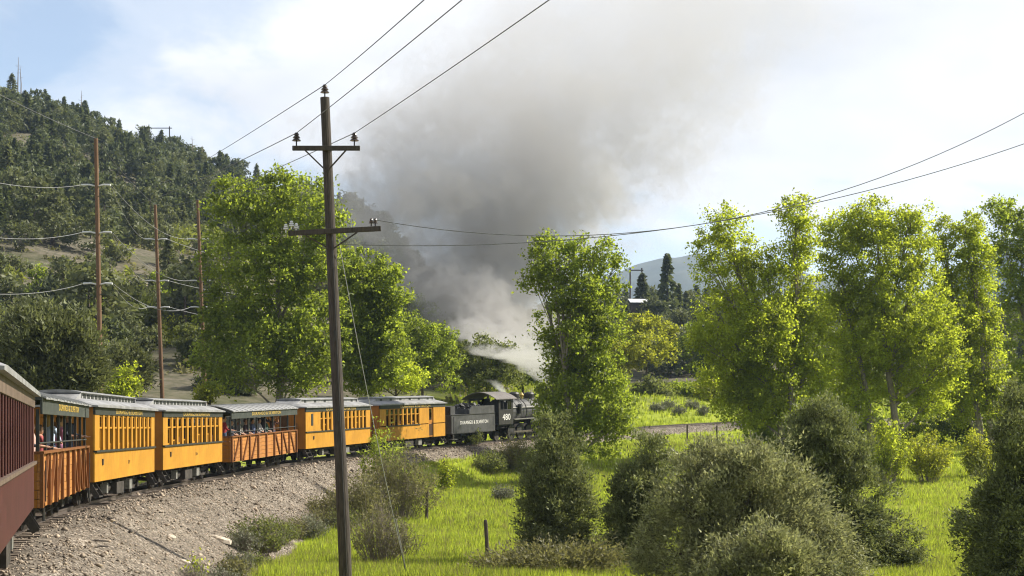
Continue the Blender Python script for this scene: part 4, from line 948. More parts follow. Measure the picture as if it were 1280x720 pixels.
# --- brush with visible stems
def brush(label, px, d, w, h, nst, nleaf, leaf, seed, size=.07, name='brush', cat='bush', group='brush along the embankment', stem='twig', lean=.55):
    r = np.random.default_rng(seed); b = foot(px, d); ro = tag(empty(name, b), label, cat, group)
    mb = MB(); T = []
    for k in range(nst):
        a = r.uniform(0, 2 * math.pi); q = r.uniform(0, 1) ** .6; x, y = math.cos(a) * q * w * .5, math.sin(a) * q * w * .45
        z = h * r.uniform(.45, 1.0) * (1 - .45 * q * q); s0 = Vector((x * .35, y * .35, -.05)); e = Vector((x, y, z)); mid = s0.lerp(e, .5) + Vector(r.normal(size=3) * .08)
        mb.tube([s0, mid, e], [.014, .010, .004], 3, False)
        for f in (.4, .6, .8, 1.0): T.append(tuple(s0.lerp(mid, f * 2) if f < .5 else mid.lerp(e, f * 2 - 1)))
        for tw in range(3):
            f = r.uniform(.45, .95); p0 = mid.lerp(e, max(0, f * 2 - 1)); p1 = p0 + Vector((r.normal() * .16 * w / 2, r.normal() * .16 * w / 2, abs(r.normal()) * .16 * h)); mb.tube([p0, p1], [.007, .003], 3, False); T.append(tuple(p1)); T.append(tuple(p0.lerp(p1, .5)))
    mb.build('stems', MT[stem], ro)
    T = np.array(T); P = T[r.integers(0, len(T), nleaf)] + r.normal(size=(nleaf, 3)) * np.array([.10, .10, .09]); P[:, 2] = np.maximum(P[:, 2], .02)
    D = unit(r.normal(size=(nleaf, 3)) + np.array([0, 0, .8]))
    link('leaves', mesh_np('leaves', leaf_quads(P, size, .5, D, r=r), quads_of(nleaf), mats=[MT[leaf]]), ro); return ro
brush('grey olive willow thicket below the baggage coach, behind the dark pole', 500, 70, 4.0, 3.6, 150, 9000, 'willow', 61, .11)
brush('grey olive willow bush between the embankment and the sagging guy wire', 452, 66, 3.0, 2.4, 90, 5000, 'willow', 62, .11)
brush('leafy green willow reaching up to the baggage coach windows', 478, 74, 2.6, 4.6, 60, 5000, 'cotton_mid', 63, .13)
brush('bare grey twiggy bush beside the base of the dark utility pole', 475, 51, 2.6, 2.3, 150, 2600, 'willow', 64, .08)
brush('dry twiggy bush low in the meadow beside the guy wire', 500, 53, 1.7, 1.5, 70, 900, 'willow', 65, .07)
brush('grey green sagebrush growing on the gravel embankment', 322, 52, 2.6, 1.25, 110, 3600, 'olive_leaf', 66, .09)
brush('small sagebrush on the gravel beside the pale flat rock', 305, 50, 1.3, .8, 50, 1200, 'sage', 67, .08)
brush('dull green brush at the edge of the gravel beneath the yellow coaches', 415, 68, 2.6, 1.5, 80, 3600, 'willow', 68, .10)
brush('small thorny brush and dead twigs at the lower edge of the gravel', 245, 36.5, .9, .55, 60, 260, 'sage', 69, .06)
brush('leafy weed sprouting from the gravel', 246, 38, .5, .75, 7, 130, 'cotton', 70, .10)
brush('low grey sage at the toe of the gravel embankment', 275, 39.5, 1.1, .55, 60, 1000, 'sage', 71, .07)
brush('grass green brush at the gravel edge behind the dark utility pole', 385, 60, 1.8, 1.0, 60, 2000, 'sage', 72, .09)
brush('pale silvery sagebrush in the sunny meadow', 628, 83, 1.6, .9, 60, 1500, 'sage', 73, .11)
brush('dark green bush at the embankment beneath the tender', 612, 97, 2.4, 1.5, 70, 3000, 'olive_leaf', 74, .13)
brush('bushy willow in front of the locomotive wheels', 645, 100, 3.2, 2.4, 90, 4500, 'willow', 75, .14)
brush('olive willow between the tender and the conical juniper', 668, 93, 2.6, 2.6, 70, 4000, 'olive_leaf', 76, .13)
brush('tall leafy brush before the locomotive running gear', 590, 103, 1.6, 1.3, 50, 2200, 'olive_leaf', 77, .13)
SP = 'yellow green saplings by the cottonwoods'
brush('tallest yellow green sapling before the widest cottonwood trunk', 1110, 90, 3.4, 4.2, 80, 7000, 'cotton', 78, .16, 'sapling', 'sapling', SP)
brush('spreading yellow green sapling pair in front of the leaning trunk', 1160, 92, 3.4, 3.4, 80, 6000, 'yellow_leaf', 79, .15, 'sapling', 'sapling', SP)
brush('upright yellow green sapling standing apart near the slender cottonwood', 1222, 96, 2.4, 3.3, 60, 5000, 'yellow_leaf', 80, .16, 'sapling', 'sapling', SP)
brush('short yellow green sapling growing around a fence post near the baggage coach', 557, 88, 1.2, 1.7, 26, 1500, 'cotton', 81, .14, 'sapling', 'sapling', SP)
for i, (px, d, w, h_, lf) in enumerate(((352, 57, 1.5, .9, 'olive_leaf'), (340, 54, 1.2, .7, 'willow'), (368, 59, 1.4, .9, 'willow'), (300, 45.5, 1.1, .6, 'sage'), (318, 47.5, 1.0, .6, 'olive_leaf'), (430, 63, 1.8, 1.2, 'olive_leaf'), (290, 42.5, 1.0, .55, 'willow'), (398, 63, 1.6, 1.1, 'willow'))):
    brush('low weedy clump where the gravel meets the meadow', px, d, w, h_, 50, 1300, lf, 160 + i, .085, 'weed_clump', 'weeds', 'weeds along the gravel edge')
brush('low dry weeds in the meadow behind the largest juniper', 905, 66, 3.2, .9, 90, 1500, 'willow', 82, .09)
brush('low twiggy weeds in the meadow beside the narrow juniper', 838, 64, 2.4, 1.0, 80, 1100, 'willow', 83, .09)
for i, (px, d) in enumerate(((822, 151), (835, 154), (848, 150), (865, 156), (880, 152))):
    brush('pale sage clump on the grass beyond the empty track', px, d, 1.8, 1.0, 30, 900, 'sage', 84 + i, .16, 'sage_clump', 'bush', 'sage clumps beyond the empty track')

# ------------------------------------------------------------------ hillside forest
def conifer_proto(kind, seed):
    r = np.random.default_rng(seed); P = []; D = []; S = []
    if kind == 'fir':
        n = 620; f = r.uniform(.06, 1, n) ** .85; rad = (1 - f) ** .8 * .21 + .012; a = r.uniform(0, 6.283, n); lay = np.sin(f * 60) * .12 + 1
        q = r.uniform(.35, 1.05, n) ** .6 * rad * lay; P = np.stack([np.cos(a) * q, np.sin(a) * q, f - q * .18], 1)
        D = unit(np.stack([np.cos(a), np.sin(a), np.full(n, -.25)], 1) + r.normal(size=(n, 3)) * .35); sz = .085
    elif kind == 'pine':
        n = 760; nc = 30; cf = r.uniform(.16, .98, nc); ca = r.uniform(0, 6.283, nc); cr = (.06 + .27 * np.sin(np.clip((1.05 - cf) * 2.2, 0, 1.57))) * r.uniform(.5, 1.1, nc)
        C = np.stack([np.cos(ca) * cr, np.sin(ca) * cr, cf], 1); i = r.integers(0, nc, n); P = C[i] + r.normal(size=(n, 3)) * np.array([.062, .062, .04]); D = unit(r.normal(size=(n, 3)) + [0, 0, .7]); sz = .085
    else:
        n = 560; nc = 20; u = unit(r.normal(size=(nc, 3))); C = u * r.uniform(.2, 1, nc)[:, None] ** .5 * np.array([.38, .38, .36]) + [0, 0, .52]; i = r.integers(0, nc, n)
        P = C[i] + r.normal(size=(n, 3)) * .085; P[:, 2] = np.clip(P[:, 2], .05, 1); D = unit(r.normal(size=(n, 3)) + [0, 0, .4]); sz = .12
    V = leaf_quads(P, sz, .55, D, r=r)
    mb = MB(); hgt = .96 if kind != 'round' else .6; mb.tube([(0, 0, -.08), (0.01, 0, hgt * .5), (0, 0, hgt)], [.022, .015, .004], 5)
    if kind == 'round':
        for q in C[:8]: mb.tube([(0, 0, .15), tuple(q)], [.012, .004], 3, False)
    return V, n, mb
KINDS = [('fir', 'conifer', 1), ('fir', 'conifer', 2), ('fir', 'pinyon', 3), ('pine', 'conifer', 4), ('pine', 'pinyon', 5), ('pine', 'conifer', 6), ('round', 'pinyon', 7), ('round', 'pinyon', 8), ('round', 'conifer', 9), ('round', 'scrub', 10), ('round', 'scrub', 11)]
PROT = []
for kd, lf, sd_ in KINDS:
    V, n, mb = conifer_proto(kd, sd_); PROT.append((V, n, mesh_np('crown', V, quads_of(n), mats=[MT[lf]]), mb.mesh('trunk', MT['bark_dark'])))
LAB = {'fir': 'dark conical fir on the wooded hillside', 'pine': 'tall open crowned pine on the wooded hillside', 'round': 'rounded pinyon or juniper on the wooded hillside'}
r = np.random.default_rng(99)
cand = []
def try_tree(px, d, dens, bare=True):
    x = (px - HX) / F * d; cand.append((x, d, px, dens))
n0 = 4200
pxr = r.uniform(-90, 720, n0); dr = np.sqrt(r.uniform(135 ** 2, 445 ** 2, n0)); X = (pxr - HX) / F * dr; Z = ground(X, dr); E_, _, SD = track_info(X, dr)
py = HY - Z / dr * F
bare = vnoise(X, dr, 38, 11) * .6 + vnoise(X, dr, 15, 12) * .4
keepp = np.clip((bare - .36) * 4, .05, 1) * np.where(py < 230, 1.0, .55)
keepp *= np.where((pxr > 150) & (pxr < 260) & (py > 435) & (py < 500), .0, 1)
keep = (r.uniform(0, 1, n0) < keepp) & (E_ > 32)
trees = []
for x, y, z, px, v in zip(X[keep], dr[keep], Z[keep], pxr[keep], py[keep]):
    u = r.uniform()
    if v < 300: k = r.choice([0, 1, 2, 3, 4, 5, 7, 8], p=[.13, .12, .10, .17, .15, .15, .10, .08])
    elif v < 400: k = r.choice([2, 4, 6, 7, 8, 9, 10], p=[.12, .12, .2, .2, .14, .12, .1])
    else: k = r.choice([4, 6, 7, 8, 9, 10], p=[.08, .25, .2, .17, .15, .15])
    hgt = {'fir': r.uniform(6, 9.5), 'pine': r.uniform(4.8, 9), 'round': r.uniform(2.6, 5.4)}[KINDS[k][0]]
    trees.append((x, y, z, k, hgt, px))
n2 = 420; pxr = r.uniform(425, 690, n2); dr = r.uniform(240, 445, n2); X = (pxr - HX) / F * dr; Z = ground(X, dr)
for x, y, z, px in zip(X, dr, Z, pxr):
    k = r.choice([3, 4, 5, 7, 8, 10]); trees.append((x, y, z, k, {'fir': 8, 'pine': r.uniform(4.8, 8.5), 'round': r.uniform(3, 5.4)}[KINDS[k][0]], px))
# the wooded rise across the valley
n1 = 520; pxr = np.concatenate([r.uniform(690, 930, 330), r.uniform(900, 1330, 190)]); dr = r.uniform(225, 430, n1); X = (pxr - HX) / F * dr; Z = ground(X, dr)
for x, y, z, px in zip(X, dr, Z, pxr):
    k = r.choice([0, 3, 4, 6, 7, 8, 9]); trees.append((x, y, z, k, {'fir': r.uniform(7, 11), 'pine': r.uniform(6, 9), 'round': r.uniform(3.5, 6)}[KINDS[k][0]], px))
for (px, d, hgt, k) in ((834, 300, 17, 0), (803, 310, 13, 1), (815, 320, 10, 0), (858, 330, 10, 2), (875, 300, 9, 3), (848, 305, 11, 1)):
    p_ = foot(px, d); trees.append((p_.x, d, p_.z, k, hgt, px))
trees.sort(key=lambda t: -(t[4] / t[1]) * (1 if -20 < t[5] < 900 else .3))
def mod(k): return (r.uniform(0, 6.283), r.uniform(.85, 1.25))
single, mass = trees[:280], trees[280:]
for x, y, z, k, hgt, px in single:
    a, wd = mod(k)
    ro = empty('scrub_oak' if KINDS[k][1] == 'scrub' else {'fir': 'fir_tree', 'pine': 'pine_tree', 'round': 'pinyon_tree'}[KINDS[k][0]], (x, y, z), a); ro.scale = (hgt * wd, hgt * wd, hgt)
    right = px > 720
    lab = 'bright green scrub oak on the wooded hillside' if KINDS[k][1] == 'scrub' else LAB[KINDS[k][0]]
    if right: lab = lab.replace('the wooded hillside', 'the low rise across the valley')
    band = int((522 - z / y * F) // 70); ob = 'tall ' if hgt > 9 else ('small ' if hgt < 5 else '')
    if not right: lab = ob + lab.replace('tall ', '').replace(' on the wooded hillside', {0: ' on the ridge line of the wooded hill', 1: ' on the ridge line of the wooded hill', 2: ' just below the ridge of the wooded hill', 3: ' half way up the wooded hill', 4: ' among bare soil low on the wooded hill', 5: ' near the foot of the wooded hill'}.get(band, ' near the foot of the wooded hill'))
    tag(ro, lab, 'tree', lab.split(' on ')[0].split(' just')[0].split(' half')[0].split(' among')[0].split(' near')[0] + ' trees ' + ('across the valley' if right else 'on the hillside'))
    link('crown', PROT[k][2], ro); link('trunk', PROT[k][3], ro)
for leafname in ('conifer', 'pinyon', 'scrub'):
    Vs = []
    for x, y, z, k, hgt, px in mass:
        if KINDS[k][1] != leafname: continue
        a, wd = mod(k); V, n = PROT[k][0], PROT[k][1]
        V = V.reshape(-1, 4, 3)
        if hgt / y < .035: V = V[::2]; 
        V = V.reshape(-1, 3); sc_ = 1.25 if hgt / y < .035 else 1.0
        ca, sa = math.cos(a), math.sin(a)
        W_ = np.stack([(V[:, 0] * ca - V[:, 1] * sa) * hgt * wd, (V[:, 0] * sa + V[:, 1] * ca) * hgt * wd, V[:, 2] * hgt], 1)
        if sc_ > 1:
            c_ = W_.reshape(-1, 4, 3).mean(1, keepdims=True); W_ = ((W_.reshape(-1, 4, 3) - c_) * 1.35 + c_).reshape(-1, 3)
        q_ = W_.reshape(-1, 4, 3)[:, :3]; c_ = q_.mean(1, keepdims=True); Vs.append(((q_ - c_) * 1.25 + c_).reshape(-1, 3) + [x, y, z])
    if not Vs: continue
    Vs = np.concatenate(Vs)
    tag(link({'conifer': 'dark_forest', 'pinyon': 'pinyon_forest', 'scrub': 'scrub_oak_thicket'}[leafname], mesh_np('forest', Vs, None, np.arange(len(Vs)).reshape(-1, 3), mats=[MT[leafname]])),
        {'conifer': 'mass of dark conifers filling the upper hillside', 'pinyon': 'mass of olive pinyons scattered over the hillside', 'scrub': 'patches of lighter scrub oak low on the hillside'}[leafname], 'forest', kind='stuff')
# low scrub clumps on the bare soil
ns = 900; pxr = r.uniform(-80, 640, ns); dr = np.sqrt(r.uniform(130 ** 2, 400 ** 2, ns)); X = (pxr - HX) / F * dr; Z = ground(X, dr); Vs = []
for x, y, z in zip(X, dr, Z):
    n = 26; hh = r.uniform(.4, 1.5); P = r.normal(size=(n, 3)) * np.array([.6, .6, .35]) * hh; P[:, 2] = np.abs(P[:, 2]); Vs.append(leaf_quads(P + [x, y, z], .55, .6, r=r))
Vs = np.concatenate(Vs); tag(link('hillside_scrub', mesh_np('scrub', Vs, quads_of(len(Vs) // 4), mats=[MT['willow']])), 'low grey olive scrub dotted over the bare hillside soil', 'scrub', kind='stuff')
# dead snags on the skyline
for i, (px, d, hgt) in enumerate(((22, 428, 13), (26, 428, 11), (101, 425, 12), (241, 420, 12), (252, 420, 10), (255, 424, 9), (508, 400, 10))):
    b = foot(px, d); ro = tag(empty('dead_tree', b), 'bare dead tree spike on the wooded ridge line', 'dead tree', 'dead trees on the ridge')
    mb = MB().tube([(0, 0, -.5), (.1, 0, hgt * .5), (.25 * (-1) ** i, 0, hgt)], [.22, .15, .04], 5); mb.build('trunk', MT['twig'], ro)
    mb = MB()
    for q in range(5): z = hgt * r.uniform(.5, .95); a = r.uniform(0, 6); mb.tube([(0, 0, z), (math.cos(a) * .8, math.sin(a) * .8, z + .4)], [.05, .02], 3)
    mb.build('branches', MT['twig'], ro)
# rocks on the slope
rm = []
for k in range(5):
    q = np.random.default_rng(300 + k); bm2 = MB().box((0, 0, 0), (1, 1, 1)); me = bpy.data.meshes.new('boulder')
    V = np.array(bm2.v) * q.uniform(.6, 1.3, (8, 3)); me.from_pydata([tuple(v) for v in V], [], bm2.f); me.materials.append(MT['rock']); me.update(); rm.append(me)
for k in range(46):
    px = r.uniform(20, 330); p_ = on_ground(px, r.uniform(300, 480), 118)
    o = link('boulder', rm[k % 5], None, (p_.x, p_.y, p_.z + .05), (r.uniform(0, .4), r.uniform(0, .4), r.uniform(0, 6))); s_ = r.uniform(.4, 1.3); o.scale = (s_ * 1.4, s_, s_ * .7)
    tag(o, 'pale boulder lying on the bare hillside soil', 'rock', 'boulders on the hillside')

# ------------------------------------------------------------------ meadow grass and ballast stones
def grass(name, label, n, d0, d1, p0, p1, hmin, hmax, mat, inside=True, seed=1, width=.035, thr=.5, blades=5):
    r = np.random.default_rng(seed); px = r.uniform(p0, p1, n); d = np.exp(r.uniform(math.log(d0), math.log(d1), n)); X = (px - HX) / F * d
    z, gr, hl_ = ground(X, d, True); e, zt, sd = track_info(X, d)
    patch = vnoise(X, d, 2.5, 21) * .6 + vnoise(X, d, .8, 22) * .4
    ok = (gr < thr) & ((sd < 0) if inside else (sd > 0)) & (r.uniform(0, 1, n) < np.clip(patch * 2.2, .15, 1))
    X, d, z, patch = X[ok], d[ok], z[ok], patch[ok]; m = len(X)
    k = blades; X = np.repeat(X, k) + r.normal(size=m * k) * .10; Y = np.repeat(d, k) + r.normal(size=m * k) * .10; z = np.repeat(z, k); h_ = r.uniform(hmin, hmax, m * k) * np.repeat(.55 + patch * .9, k)
    a = r.uniform(0, 6.283, m * k); ln = r.uniform(.05, .45, m * k) * h_; b2 = r.uniform(0, 6.283, m * k); wd = width * np.maximum(1, Y / 60)
    V = np.empty((m * k, 3, 3)); V[:, 0] = np.stack([X - np.cos(a) * wd / 2, Y - np.sin(a) * wd / 2, z - .02], 1); V[:, 1] = np.stack([X + np.cos(a) * wd / 2, Y + np.sin(a) * wd / 2, z - .02], 1)
    V[:, 2] = np.stack([X + np.cos(b2) * ln, Y + np.sin(b2) * ln, z + h_], 1)
    o = link(name, mesh_np(name, V.reshape(-1, 3), None, np.arange(m * k * 3).reshape(-1, 3), mats=[MT[mat]])); return tag(o, label, 'grass', kind='stuff')
grass('meadow_grass', 'tall sunlit yellow green grass covering the meadow', 110000, 44, 150, -20, 1320, .13, .30, 'grass', seed=5)
grass('dry_grass', 'sparse dry straw coloured grass among the meadow green', 16000, 44, 120, -20, 1320, .2, .42, 'grass_dry', seed=6, width=.022)
grass('rank_grass', 'patches of rank dark green grass in the meadow', 22000, 44, 120, -20, 1320, .18, .42, 'cotton_mid', seed=16, width=.03, blades=4)
grass('grass', 'green grass on the slope beyond the empty track', 15000, 110, 200, 560, 1320, .25, .5, 'grass', inside=False, seed=7, width=.04)
r = np.random.default_rng(55); n = 100000
s_ = r.uniform(S_ARC[i0], S_ARC[i0] + 118, n); lat = np.where(r.uniform(0, 1, n) < .25, r.uniform(-2.4, -1.0, n), r.uniform(.50, 8.5, n))
PX = np.interp(s_, S_ARC, LA[:, 0]); PY = np.interp(s_, S_ARC, LA[:, 1]); TX = np.interp(s_, S_ARC, LT[:, 0]); TY = np.interp(s_, S_ARC, LT[:, 1])
X = PX + TY * lat; Y = PY - TX * lat; z, gr, _ = ground(X, Y, True)
ok = (r.uniform(0, 1, n) < gr * (.4 + .6 * vnoise(X, Y, 1.4, 31))) & (Y > 14) & (X / Y > -.40); X, Y, z = X[ok], Y[ok], z[ok]; m = len(X)
sz = r.lognormal(-3.70, .48, m) * np.clip(Y / 50, .85, 1.25); sz = np.clip(sz, .015, .13)
O = np.array([(1, 0, 0), (-1, 0, 0), (0, 1, 0), (0, -1, 0), (0, 0, 1), (0, 0, -1)], float); TF = np.array([(0, 2, 4), (2, 1, 4), (1, 3, 4), (3, 0, 4), (2, 0, 5), (1, 2, 5), (3, 1, 5), (0, 3, 5)])
V = O[None] * r.uniform(.55, 1.25, (m, 6, 1)) + r.normal(size=(m, 6, 3)) * .22; a = r.uniform(0, 6.283, m); ca, sa = np.cos(a)[:, None], np.sin(a)[:, None]
V = np.stack([V[..., 0] * ca - V[..., 1] * sa, V[..., 0] * sa + V[..., 1] * ca, V[..., 2] * .7], -1) * sz[:, None, None] + np.stack([X, Y, z + sz * .25], 1)[:, None]
T_ = (TF[None] + np.arange(m)[:, None, None] * 6).reshape(-1, 3)
tag(link('ballast', mesh_np('ballast', V.reshape(-1, 3), None, T_, mats=[MT['stone']])), 'loose grey brown ballast stones spread down the railway embankment', 'gravel', kind='stuff')
# single rocks and sticks on the embankment
def rock(px, d, s, label, sd_):
    q = np.random.default_rng(sd_); b = foot(px, d); n = 9; mb = MB()
    ang = np.linspace(0, 6.283, n, endpoint=False) + q.normal(size=n) * .15
    for zz, k in ((-.5, 1.0), (.25, .95), (.5, .7)):
        for t in ang: mb.v.append((math.cos(t) * s[0] * k * q.uniform(.8, 1.15), math.sin(t) * s[1] * k * q.uniform(.8, 1.15), zz * s[2] + math.cos(t) * -.10 * s[0]))
    for a in range(2):
        for i in range(n): mb.f.append((a * n + i, a * n + (i + 1) % n, (a + 1) * n + (i + 1) % n, (a + 1) * n + i))
    mb.f.append(tuple(2 * n + i for i in range(n)))
    return tag(mb.build('rock', MT['rock'], None, b + Vector((0, 0, s[2] * .4)), (0, .15, q.uniform(-.6, .2))), label, 'rock', 'rocks on the embankment')
rock(277, 49.5, (.42, .20, .16), 'large pale flat slab of rock on the gravel embankment', 1)
rock(215, 43, (.16, .12, .12), 'small brown rock on the gravel below the yellow coaches', 2)
rock(262, 39.5, (.18, .12, .10), 'tan rock beside the leafy weed on the gravel', 3)
rock(232, 40, (.16, .12, .09), 'rounded tan rock near the dead twigs on the gravel', 4)
for px, d, a, ln in ((120, 33.5, .5, .55), (126, 32.8, .9, .4), (192, 52, .3, .5)):
    b = foot(px, d); o = MB().tube([(-ln / 2, 0, .03), (0, .03, .06), (ln / 2, 0, .03)], [.02, .026, .015], 6).build('stick', MT['pole_dark'], None, b, (0, 0, a)); tag(o, 'broken dark stick lying on the gravel embankment', 'stick', 'sticks on the gravel')

# ------------------------------------------------------------------ fence posts
def fence_post(px, d, hgt, lean, label):
    b = foot(px, d); mb = MB(); mb.tube([(0, 0, -.2), (lean * .5, .01, hgt * .5), (lean, 0, hgt - .05), (lean, 0, hgt)], [.075, .070, .066, .05], 8)
    o = mb.build('fence_post', MT['post'], None, b); return tag(o, label, 'fence post', 'weathered fence posts')
fence_post(610, 52.5, 1.45, -.09, 'lone leaning fence post in the bright meadow beside the conical juniper')
fence_post(533, 70, 1.45, .04, 'weathered fence post beside the grey willow thicket')
fence_post(503, 74, 1.3, .02, 'weathered fence post half hidden in the willow thicket')
fence_post(555, 89, 1.4, .01, 'weathered fence post inside a short sapling near the baggage coach')
for px, lab in ((859, 'nearest the rounded yellow tree'), (896, 'between two others along the empty track'), (931, 'closest to the twin topped cottonwood')):
    p_ = on_ground(px, 533, 100, 160); fence_post(px, min(p_.y, 122), 1.35, random.uniform(-.04, .04), 'thin fence post ' + lab)
fence_post(1073, 116, 1.9, 0, 'dark post standing beside the white trackside board'); fence_post(1086, 118, 1.9, .03, 'dark post in the shade behind the widest cottonwood')
# trackside board
b = foot(1063, 118); o = tag(empty('trackside_board', b, R(12)), 'plain pale grey board on dark posts in the shade of the cottonwoods', 'board')
for x in (-.5, .5): MB().box((x, 0, 1.0), (.08, .08, 2.4)).build('post', MT['post'], o)
bevel(MB().box((0, -.06, 1.35), (.98, .03, 1.5)).build('panel', paint('pale_board', (.42, .46, .44), .6, .15, 2), o), .004)

# ------------------------------------------------------------------ utility poles
def insulator(parent, p, s=1.0, mat='insul', pin=True):
    mb = MB(); x, y, z = p
    if pin: mb.tube([(x, y, z), (x, y, z + .16 * s)], .02, 6)
    for zz, rr_ in ((.14, .13), (.22, .11), (.30, .08)): mb.tube([(x, y, z + zz * s), (x, y, z + (zz + .035) * s), (x, y, z + (zz + .07) * s)], [rr_ * s, rr_ * .8 * s, .04 * s], 12)
    return mb.build('insulator', MT[mat], parent)
DP = 42.0; kp = DP / F
pb = foot(433, DP); ptop = at(406, 122, DP); lp = ptop - pb
o = tag(empty('utility_pole', pb), 'dark weathered utility pole with two cross arms standing below the embankment', 'utility pole')
POLE = o
def pole_pt(py):
    f = (at(406, py, DP).z - pb.z) / lp.z; return Vector((lp.x * f, 0, lp.z * f))
mb = MB(); n = 12; mb.tube([lp * (i / (n - 1)) + Vector((0, 0, -.3 if i == 0 else 0)) for i in range(n)], [.185 - .055 * i / (n - 1) + random.uniform(-.003, .003) for i in range(n)], 14); mb.build('pole_shaft', MT['pole_dark'], o)
def to_l(px, py, dy=0.0): q = at(px, py, DP) - pb; q.y += dy; return q
a1, a2 = to_l(367, 187, -.22), to_l(451, 187, -.22); bevel(MB().bar(a1, a2, .10, .13).build('cross_arm', MT['pole_dark'], o), .008)
b1, b2 = to_l(362, 293, -.23), to_l(477, 287, -.23); bevel(MB().bar(b1, b2, .11, .14).build('cross_arm', MT['pole_dark'], o), .008)
for p0, p1 in ((to_l(383, 190, -.29), to_l(408, 214, -.17)), (to_l(434, 190, -.29), to_l(411, 214, -.17)), (to_l(384, 296, -.3), to_l(413, 312, -.18)), (to_l(448, 292, -.3), to_l(417, 312, -.18))): MB().bar(p0, p1, .04, .035).build('arm_brace', MT['pole_dark'], o)
IN = []
for (px, py) in ((406, 122), (372, 184), (444, 184)):
    dy = 0 if py < 150 else -.22; insulator(o, to_l(px, py, dy), 1.0); IN.append(pb + to_l(px, py, dy) + Vector((0, 0, .36)))
for px, py in ((470, 284), (465, 284)): insulator(o, to_l(px, py, -.22), .6)
for px, py in ((366, 288), (359, 292), (372, 291)): insulator(o, to_l(px, py, -.25), .65, 'insul_w')
for py in (330, 420, 520): MB().box(pole_pt(py) + Vector((0, -.17, 0)), (.05, .04, .3)).build('conduit_clip', MT['black'], o)
MB().tube([pole_pt(295) + Vector((.06, -.20, 0)), pole_pt(500) + Vector((.06, -.21, 0)), pole_pt(715) + Vector((.06, -.225, 0))], .018, 6).build('ground_wire', MT['black'], o)

def wire(name, label, a, b, sag, rad=.012, mat='wire', group=None, cat='cable'):
    a = Vector(a); b = Vector(b); n = 40; pts = [a.lerp(b, i / n) - Vector((0, 0, sag * 4 * (i / n) * (1 - i / n))) for i in range(n + 1)]
    me = MB().tube([p - a for p in pts], rad, 5).mesh(name, MT[mat]); return tag(link(name, me, None, a), label, cat, group)
WG = 'wires of the dark utility pole'
far = [on_ground(150, 262, 130) + Vector((0, 0, 4)), on_ground(120, 280, 130) + Vector((0, 0, 4)), on_ground(185, 275, 130) + Vector((0, 0, 4))]
near = [at(620, -160, 16), at(655, -135, 16), at(800, -140, 16)]
nm = ['top pin', 'cross arm pin away from the smoke', 'cross arm pin beside the smoke']
for i in range(3):
    # continue the line seen above the pole towards the next pole, behind and above the camera
    q = [(525, 0), (572, 0), (680, 0)][i]; d2 = 24.0; tgt = at(q[0], q[1], d2); dirv = (tgt - IN[i])
    wire('power_line', 'power line rising from the ' + nm[i] + ' out over the train', IN[i], IN[i] + dirv * 1.6, .06, .0105, group=WG)
    wire('power_line', 'power line running from the ' + nm[i] + ' down toward the hillside', IN[i], far[i], 1.5, .013, group=WG)
LW = [pb + to_l(470, 284, -.22) + Vector((0, 0, .18)), pb + to_l(420, 306, -.2)]
wire('power_line', 'upper sagging wire from the lower cross arm across the smoke and tall trees', LW[0], at(1480, 14, 46), 2.75, .012, group=WG)
wire('power_line', 'lower sagging wire from the pole shaft across the smoke and tall trees', LW[1], at(1480, 100, 46), 1.55, .012, group=WG)
gw0 = pb + to_l(424, 300, -.18); gw1 = foot(509, 46); wire('guy_wire', 'pale slack guy wire from the dark pole down to the meadow', gw0, gw1, .35, .011, 'wire_pale')
g_ = tag(MB().tube([(0, 0, -.1), tuple((gw0 - gw1).normalized() * 2.0)], .024, 8).build('guy_guard', MT['steel'], None, gw1), 'white guard tube round the foot of the guy wire', 'guard')

# brown poles on the far side of the train
def brown_pole(px0, py0, px1, py1, d, label, arms):
    b = foot(px1, d); t = at(px0, py0, d) - b; o = tag(empty('utility_pole', b), label, 'utility pole', 'brown poles beyond the train')
    n = 8; mb = MB().tube([t * (i / (n - 1)) for i in range(n)], [.165 - .05 * i / (n - 1) for i in range(n)], 12); mb.build('pole_shaft', MT['pole_brown'], o); pts = []
    for py in arms:
        f = (at(0, py, d).z - b.z) / t.z; c = t * f
        for sg in (-1, 1):
            e = c + Vector((sg * .85, -.2, .05)); MB().tube([c, c.lerp(e, .5) + Vector((0, 0, .06)), e], [.04, .05, .06], 8).build('line_post', MT['insul_w'], o); pts.append(b + e)
    pts.append(b + t); return pts
PA = brown_pole(120, 173, 127, 490, 86, 'tallest brown treated pole beyond the first yellow coach', (233, 292, 356))
PB = brown_pole(194, 256, 203, 485, 113, 'brown treated pole in the middle of the three beyond the train', (300, 352, 385))
PC = brown_pole(247, 250, 257, 475, 116, 'brown treated pole standing beside the broad cottonwood', (300, 352, 385))
BG = 'wires of the brown poles'
lv = ['upper', 'middle', 'lower']
for i, (py0, py1) in enumerate(((219, 0), (293, 0), (367, 0))):
    wire('power_line', lv[i] + ' wire from the tallest brown pole passing over the maroon coach', PA[2 * i], at(-60, py0 - 4, 60), .35, .012, 'wire_pale', BG)
    wire('power_line', lv[i] + ' wire strung from the tallest brown pole to the middle one', PA[2 * i + 1], PB[2 * i], .6, .018, 'wire_pale', BG)
    wire('power_line', lv[i] + ' wire strung from the tallest brown pole to the one by the cottonwood', PA[2 * i + 1] + Vector((0, .3, 0)), PC[2 * i], .8, .018, 'wire_pale', BG)
    wire('power_line', lv[i] + ' wire running on from the middle brown pole behind the cottonwood', PB[2 * i + 1], at(360, 330 + i * 34, 150), .6, .018, 'wire_pale', BG)
wire('power_line', 'thin top wire reaching the tip of the tallest brown pole over the hillside', PA[-1], at(-40, 98, 60), .1, .014, 'wire', BG)
wire('power_line', 'thin top wire joining the tips of two brown poles', PA[-1], PB[-1], .3, .014, 'wire', BG)

